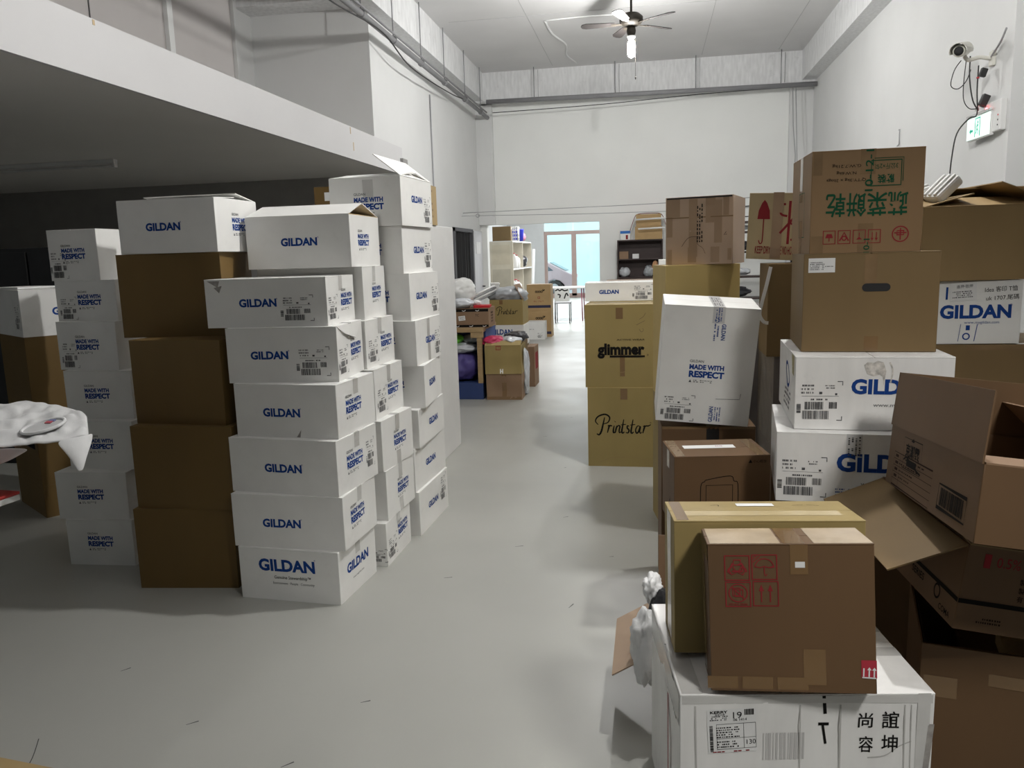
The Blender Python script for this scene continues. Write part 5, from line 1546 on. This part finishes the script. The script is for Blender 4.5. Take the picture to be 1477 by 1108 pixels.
# crumpled pile in front
c = Carton('brown_carton', 'squashed brown carton on the floor at the foot of the workbench', (-1.575, 8.50, 0, .03, .39, .36, .285), PINKB, seed=206, dent=0.02)
c.strip('F', 0.0, 0.14, 0.05, 0.27, TAPEB)
c.strip('F', 0.0, 0.02, 0.37, 0.03, TAPEB)
c = Carton('tan_carton', 'crumpled tan carton with red stamp, on the squashed brown carton', (-1.575, 8.49, .287, .02, .40, .36, .31), TAN, seed=207, top='open', dent=0.025)
c.put('red_stamp', 'F', g_join((g_frame(0.05, 0.04, 0.006), 0, 0), (g_smallprint(0.04, 0.03, 3, 62), 0, 0)), -0.05, 0.285, REDP)
c.put('white_tape', 'F', g_join((g_rect(0.012, 0.05), -0.012, 0), (g_rect(0.012, 0.05), 0.012, 0), (g_rect(0.03, 0.012), 0, 0)), -0.02, 0.03, PAPER)
c.flap('F', 0.1, 25, board=TAN)
for nm, cc, rr, m_, lb, sd in (('bag', (-1.70, 8.46, .635), (.12, .10, .055), PINKBAG, 'crimson bag poking from the crumpled tan carton', 21),
                               ('bag', (-1.52, 8.52, .625), (.11, .13, .05), SILVER, 'silver foil bag beside the crimson one on the crumpled tan carton', 22),
                               ('bag', (-1.50, 8.80, .645), (.13, .12, .055), BLACKBAG, 'black shiny bag on the carton behind the crumpled tan one', 23)):
    tag(blob(nm, cc, rr, .25, 1.8, sd, m_, flat=-rr[2]*.85), lb, 'bag', 'bags on the crumpled pile')
Carton('tan_carton', 'tan carton on the floor behind the crumpled one, edge towards the aisle', (-1.60, 8.92, 0, 0, .36, .36, .60), OLIVE, seed=208)
tag(blob('plastic_bag', (-1.375, 8.66, .26), (.03, .12, .25), .25, 1.6, 24, SILVER, flat=-.25), 'white plastic bag hanging down beside the crumpled pile by the aisle', 'bag')
c = Carton('printed_carton', 'narrow reddish carton on the floor at the aisle end of the crumpled pile', (-1.405, 9.36, 0, 0, .10, .34, .48), PINKB, seed=209)
c.put('red_panel', 'R', g_rect(0.2, 0.2), 0.0, 0.3, REDP)
# logo cartons at the opening
for i, (z, lb) in enumerate(((0, 'lower tan carton with a small black leaf logo, by the back opening'), (.502, 'upper tan carton with a small black leaf logo, by the back opening'))):
    c = Carton('printed_carton', lb, (-2.09, 15.1, z, 0, .46, .36, .50), OCHRE if False else mat('bright_tan_carton', (0.44, 0.29, 0.13), 0.65), seed=210+i)
    c.put('printed_logo', 'F', g_join(*[(g_ring(0.016, 0.012, 12), -0.05+0.035*k, 0) for k in range(4)], (g_poly([(0, 0), (0.03, 0.035), (0.05, 0.03), (0.03, 0.0)]), 0.07, 0.01), (g_poly([(0, 0), (-0.002, 0.03), (0.02, 0.045)]), 0.07, 0.01)), 0.0, 0.36, BLACKP)
    c.put('red_emblem', 'F', g_frame(0.035, 0.035, 0.008), 0.0, 0.25, REDP)
    c.put('small_print', 'F', g_smallprint(0.2, 0.03, 2, 64), 0.0, 0.18, REDP)
    c.put('dark_band', 'F', g_rect(0.45, 0.05, 4, 1), 0, 0.08, mat('navy_print', (0.02, 0.02, 0.06)))
c = Carton('shipping_carton', 'small white carton with faint print, on the floor before the leaf-logo cartons', (-2.1, 14.65, 0, 0, .33, .34, .33), WHITE, seed=212)
c.put('printed_logo', 'F', g_smallprint(0.1, 0.02, 1, 65), -0.08, 0.19, GREY)
c.put('shipping_marks', 'F', g_shipmark(0.1, 0.1, 66), 0.08, 0.08, GREY)

# bookcase and what stands in and on it, by the back wall
ESP = mat('espresso_wood', (0.045, 0.025, 0.022), 0.5, 0.15, 8, (1, 1, 5))
t_ = empty('bookcase', (-0.19, 15.25, 0))
tag(t_, 'dark brown bookcase against the back wall', 'bookcase')
for x in (-0.41, 0.41):
    MB().box((x, 0, 0.89), (0.022, 0.3, 1.78)).build('side_panel', ESP, t_, 0.002)
MB().box((0, 0.14, 0.89), (0.8, 0.01, 1.76)).build('back_panel', ESP, t_)
MB().box((0, 0, 1.77), (0.80, 0.3, 0.022)).build('top', ESP, t_)
for z in (0.06, 0.4, 0.74, 1.08, 1.42):
    MB().box((0, 0, z), (0.80, 0.28, 0.02)).build('shelf', ESP, t_)
Carton('small_carton', 'small brown box on the upper shelf of the dark bookcase', (-0.49, 15.2, 1.431, 0, .17, .15, .14), PINKB, seed=220)
tag(MB().box((0, 0, 0.045), (0.12, 0.1, 0.09)).build('white_box', PAPER, None, 0.006, (-0.27, 15.2, 1.431)), 'small white box beside the brown one on the bookcase shelf', 'box')
tag(blob('foil_bag', (-0.48, 15.2, 1.18), (.10, .09, .09), .2, 1.8, 31, SILVER, flat=-.085), 'grey plastic bag on the second shelf of the bookcase, at its left', 'bag')
tag(blob('foil_bag', (-0.02, 15.2, 1.19), (.09, .09, .10), .25, 1.8, 33, GREYBAG, flat=-.095), 'grey plastic bag on the second shelf of the bookcase, beside the orange roll', 'bag')
tag(blob('plush_toy', (0.09, 15.18, 1.24), (.06, .07, .15), .12, 1.5, 35, mat('orange_plush', (0.55, 0.30, 0.15), 0.9), flat=-.145, sharp=False), 'orange furry roll standing on the second shelf of the bookcase', 'toy')
c = Carton('small_carton', 'small white and blue box on top of the bookcase', (-0.46, 15.2, 1.783, 0, .19, .18, .17), WHITE, seed=221)
c.put('blue_band', 'F', g_rect(0.185, 0.05), 0, 0.14, mat('sky_blue_print', (0.02, 0.15, 0.5)))
c.put('red_mark', 'F', g_rect(0.04, 0.08), 0.03, 0.05, REDP)
Carton('tan_carton', 'lower tan carton under a red cloth on top of the bookcase', (-0.03, 15.22, 1.783, 0, .5, .28, .235), mat('bright_tan_carton', (0.44, 0.29, 0.13), 0.65), seed=222)
Carton('tan_carton', 'upper tan carton draped with a red cloth on top of the bookcase', (-0.03, 15.22, 2.02, 0, .46, .26, .22), MATS['bright_tan_carton'], seed=223)
rows = []
for y in (15.1, 15.22, 15.36):
    rows.append([(-0.42, y, 1.80), (-0.37, y, 1.98), (-0.29, y, 2.2), (-0.26, y, 2.262), (0.0, y, 2.268), (0.2, y, 2.262), (0.24, y, 2.2), (0.30, y, 2.0)])
o = sheet('red_cloth', rows, REDCLOTH, None, 0.006)
tag(o, 'red cloth draped over the tan cartons on the bookcase', 'cloth')
for i, (z, lb) in enumerate(((2.0, 'lower white tube sticking out before the tan cartons on the bookcase'), (2.1, 'upper white tube sticking out before the tan cartons on the bookcase'))):
    tag(MB().tube([(-0.28+0.06*(1-i), 14.98, z+0.01-0.07*(1-i)+0.03), (0.5, 14.98, z+0.03-0.07*(1-i)+0.03)], 0.016, 8).build('white_tube', WP), lb, 'tube')

# rack with dark things right of the bookcase
t_ = empty('storage_rack', (1.55, 13.6, 0))
tag(t_, 'dark metal storage rack with an arched top rail, glimpsed between the right cartons', 'rack')
for x in (-0.75, 0.75):
    for y in (-0.2, 0.2):
        MB().tube([(x, y, 0), (x, y, 2.05)], 0.014, 8).build('post', CABLE, t_)
for z in (0.3, 0.75, 1.1, 1.5, 1.82, 1.98):
    MB().box((0, 0, z), (1.52, 0.42, 0.03)).build('shelf', ESP, t_)
MB().tube(smooth_pts([(-0.75, -0.2, 2.05), (-0.5, -0.2, 2.16), (-0.1, -0.2, 2.22), (0.3, -0.2, 2.22), (0.75, -0.2, 2.1)], 6), 0.01, 6).build('top_rail', CABLE, t_)
MB().tube([(-0.75, -0.2, 2.05), (0.75, -0.2, 2.08)], 0.008, 6).build('rail', CABLE, t_)
for x in (-0.3, 0.1):
    MB().tube([(x, -0.2, 1.99), (x, -0.2, 2.19)], 0.008, 6).build('rail_post', CABLE, t_)
for i, (x, z, r_, m_, lb) in enumerate(((1.25, 1.895, (.3, .12, .055), GREYBAG, 'grey folded cloth on the top shelf of the dark rack'), (1.4, 1.60, (.2, .15, .08), BLACKBAG, 'black bag on the middle shelf of the dark rack'),
                                        (1.30, 1.185, (.3, .15, .065), SILVER, 'pale crinkled bag on the lower shelf of the dark rack'), (1.3, .86, (.3, .16, .09), BLACKBAG, 'black bag near the bottom of the dark rack'))):
    tag(blob('bag', (x, 13.55, z), r_, .25, 1.8, 41+i, m_, flat=-r_[2]*.85), lb, 'bag', 'bags on the dark rack')
tag(MB().box((0, 0, 0.02), (0.14, 0.1, 0.04)).build('white_box', PAPER, None, 0.004, (1.34, 13.44, 1.516)), 'small white box at the front of the dark rack', 'box')

# ================================================================== FAR ROOM AND STREET
CRM = mat('cream_panel', (0.62, 0.57, 0.46), 0.6, 0.05)
t_ = empty('shelving_unit', (-3.18, 18.35, 0))
tag(t_, 'tall cream shelving unit just inside the far room', 'shelf')
for y in (-1.35, 0, 1.35):
    MB().box((0, y, 0.93), (0.52, 0.03, 1.86)).build('side_panel', CRM, t_, 0.003)
for z in (0.1, 0.68, 1.26, 1.86):
    MB().box((0, 0, z), (0.52, 2.7, 0.03)).build('shelf', WP, t_, 0.003)
MB().box((0, -1.368, 1.58), (0.40, 0.006, 0.42)).build('inset_panel', mat('cream_inset', (0.58, 0.52, 0.40), 0.6), t_)
MB().box((0, -1.368, 1.06), (0.40, 0.006, 0.42)).build('inset_panel', mat('beige_inset', (0.50, 0.46, 0.37), 0.6), t_)
MB().box((0, -1.368, 0.54), (0.40, 0.006, 0.42)).build('inset_panel', MATS['cream_inset'], t_)
for i, (y, z, h) in enumerate(((17.4, 1.276, .34), (17.75, 1.276, .3), (17.3, .696, .34), (17.6, .696, .34), (17.9, .696, .3))):
    t_ = empty('jug', (-2.98, y, z))
    tag(t_, ('tall white plastic jug on the upper shelf of the cream shelving unit', 'second white plastic jug on the upper shelf of the cream unit', 'nearest white jug on the lower shelf of the cream unit', 'middle white jug on the lower shelf of the cream unit', 'farthest white jug on the lower shelf of the cream unit')[i], 'jug', 'white jugs on the cream unit')
    MB().lathe([(0.085, 0), (0.09, 0.02), (0.09, h*0.68), (0.03, h*0.88), (0.03, h*0.93)], n=16).build('jug_body', WP, t_)
    MB().lathe([(0.034, h*0.93), (0.034, h)], n=12).build('cap', mat('jug_cap', (0.5, 0.1, 0.1), 0.5), t_)
tag(blob('bag', (-3.0, 18.7, 1.42), (.12, .2, .14), .2, 1.6, 51, BLACKBAG, flat=-.13), 'dark bag on the upper shelf of the cream shelving unit', 'bag')
Carton('tan_carton', 'brown carton on top of the cream shelving unit', (-3.2, 17.3, 1.876, .1, .4, .36, .31), OLIVE, seed=230, tape=TAPEB)
t_ = empty('wire_crate', (-2.98, 17.65, 1.876))
tag(t_, 'white wire crate on top of the cream shelving unit', 'crate')
mb = MB()
for k in range(5):
    mb.tube([(-0.08, -0.13, 0.01+0.075*k), (0.08, -0.13, 0.01+0.075*k), (0.08, 0.13, 0.01+0.075*k), (-0.08, 0.13, 0.01+0.075*k), (-0.08, -0.13, 0.01+0.075*k)], 0.006, 6)
    mb.tube([(-0.08+0.04*k, -0.13, 0.01), (-0.08+0.04*k, -0.13, 0.31)], 0.006, 6)
    mb.tube([(0.08, -0.13+0.065*k, 0.01), (0.08, -0.13+0.065*k, 0.31)], 0.006, 6)
mb.build('wire_basket', WP, t_)
tag(MB().lathe([(0.10, 0), (0.12, 0.02), (0.135, 0.25), (0.14, 0.27), (0.13, 0.27)], (0, 0, 0), 20).build('bucket', mat('cobalt_plastic', (0.02, 0.03, 0.45), 0.35), None, 0, (-2.98, 18.1, 1.876)), 'cobalt blue bucket on top of the cream shelving unit', 'bucket')
tag(blob('bag', (-2.98, 18.5, 1.98), (.1, .12, .1), .2, 1.6, 53, mat('pink_bag', (0.7, 0.25, 0.35), 0.5), flat=-.095), 'pink bag behind the blue bucket on the cream shelving unit', 'bag')
tag(MB().box((0, 0, 0.85), (0.03, 0.3, 1.7), rx=0.0, ry=0.05).build('leaning_board', WP, None, 0.003, (-2.83, 19.2, 0.0)), 'long white board leaning against the cream shelving unit', 'board')
t_ = empty('folding_table', (-1.92, 18.75, 0))
tag(t_, 'white-topped folding table with thin legs in the far room', 'table')
MB().box((0, 0, 0.775), (0.82, 0.7, 0.03)).build('tabletop', WP, t_, 0.004)
RL = mat('maroon_leg', (0.30, 0.08, 0.12), 0.5)
for x in (-0.36, 0.36):
    for y in (-0.3, 0.3):
        MB().tube([(x, y, 0), (x*0.95, y, 0.76)], 0.014, 8).build('leg', RL if x > 0 else STEEL, t_)
t_ = empty('chair', (-1.97, 18.05, 0))
tag(t_, 'thin-legged chair with black and white patterned back, before the far table', 'chair')
for x in (-0.16, 0.16):
    for y in (-0.17, 0.17):
        MB().tube([(x, y, 0), (x, y, 0.45)], 0.011, 8).build('leg', CABLE, t_)
MB().box((0, 0, 0.46), (0.36, 0.38, 0.03)).build('seat', GREYC, t_, 0.006)
bk = MB().box((0, -0.19, 0.64), (0.34, 0.02, 0.28)).build('backrest', WP, t_, 0.006)
for k, q in enumerate(([(-0.15, 0.1), (-0.09, 0.13), (-0.05, 0.1), (0, 0.13), (0.06, 0.1), (0.14, 0.12)], [(-0.1, 0.02), (-0.04, 0.0), (-0.06, -0.06)], [(0.05, -0.08), (0.1, 0.04), (0.14, -0.02)])):
    v, f = g_line([(p.x, p.y) for p in smooth_pts(q, 4)], 0.03)
    link('pattern', pydata('pattern', [(p[0], -0.2015, 0.64+p[1]) for p in v], f), BLACK, bk)
# car on the street behind the glass
t_ = empty('car', (-5.05, 32.3, -0.1))
tag(t_, 'pale pinkish silver hatchback parked on the street behind the glass', 'car')
CARP = mat('silver_pink_paint', (0.62, 0.47, 0.49), 0.3, 0.03, coat=0.6)
prof = [(-2.1, 0.25), (-2.12, 0.6), (-1.95, 0.78), (-1.1, 0.92), (-0.5, 1.36), (0.2, 1.42), (1.0, 1.38), (1.75, 0.98), (2.02, 0.86), (2.08, 0.55), (2.05, 0.25), (1.72, 0.25), (1.68, 0.45), (1.5, 0.62), (1.27, 0.66), (1.02, 0.58), (0.88, 0.4), (0.86, 0.25), (-0.9, 0.25), (-0.95, 0.45), (-1.15, 0.63), (-1.4, 0.66), (-1.62, 0.55), (-1.72, 0.35), (-1.74, 0.25)]
MB().prism(prof, -0.83, 0.83, Matrix.Rotation(math.pi/2, 4, 'X')).build('car_body', CARP, t_, 0.05)
GL = mat('car_glass', (0.10, 0.13, 0.16), 0.15)
for nm, pl in (('side_window', [(-0.95, 0.95), (-0.48, 1.30), (0.12, 1.35), (0.12, 0.97)]), ('side_window', [(0.2, 0.97), (0.2, 1.35), (0.9, 1.32), (1.25, 1.02)])):
    MB().prism(pl, 0.825, 0.836, Matrix.Rotation(math.pi/2, 4, 'X')).build(nm, GL, t_)
MB().add([(1.08, -0.65, 1.36), (1.08, 0.65, 1.36), (1.72, 0.7, 1.02), (1.72, -0.7, 1.02)], [(0, 1, 2, 3)]).build('rear_window', GL, t_)
for x in (-1.33, 1.28):
    for y in (-0.74, 0.74):
        wv = MB().lathe([(0.2, -0.1), (0.31, -0.1), (0.32, -0.05), (0.32, 0.05), (0.31, 0.1), (0.2, 0.1)], (x, y, 0.32), 24, Matrix.Rotation(math.pi/2, 3, 'X')).build('wheel', BLACK, t_)
        MB().lathe([(0.19, -0.102), (0.19, 0.102)], (x, y, 0.32), 16, Matrix.Rotation(math.pi/2, 3, 'X')).build('hub', STEEL, wv)
for y in (-0.7, 0.7):
    MB().box((2.0, y, 0.76), (0.12, 0.24, 0.16)).build('tail_light', mat('tail_light_red', (0.6, 0.03, 0.05), 0.3), t_, 0.02)
struct(MB().box((-2, 40, 3), (40, 0.3, 7)).build('wall_across_street', mat('pale_teal_wall', (0.66, 0.86, 0.87), 0.8, 0.05, 0.6)))
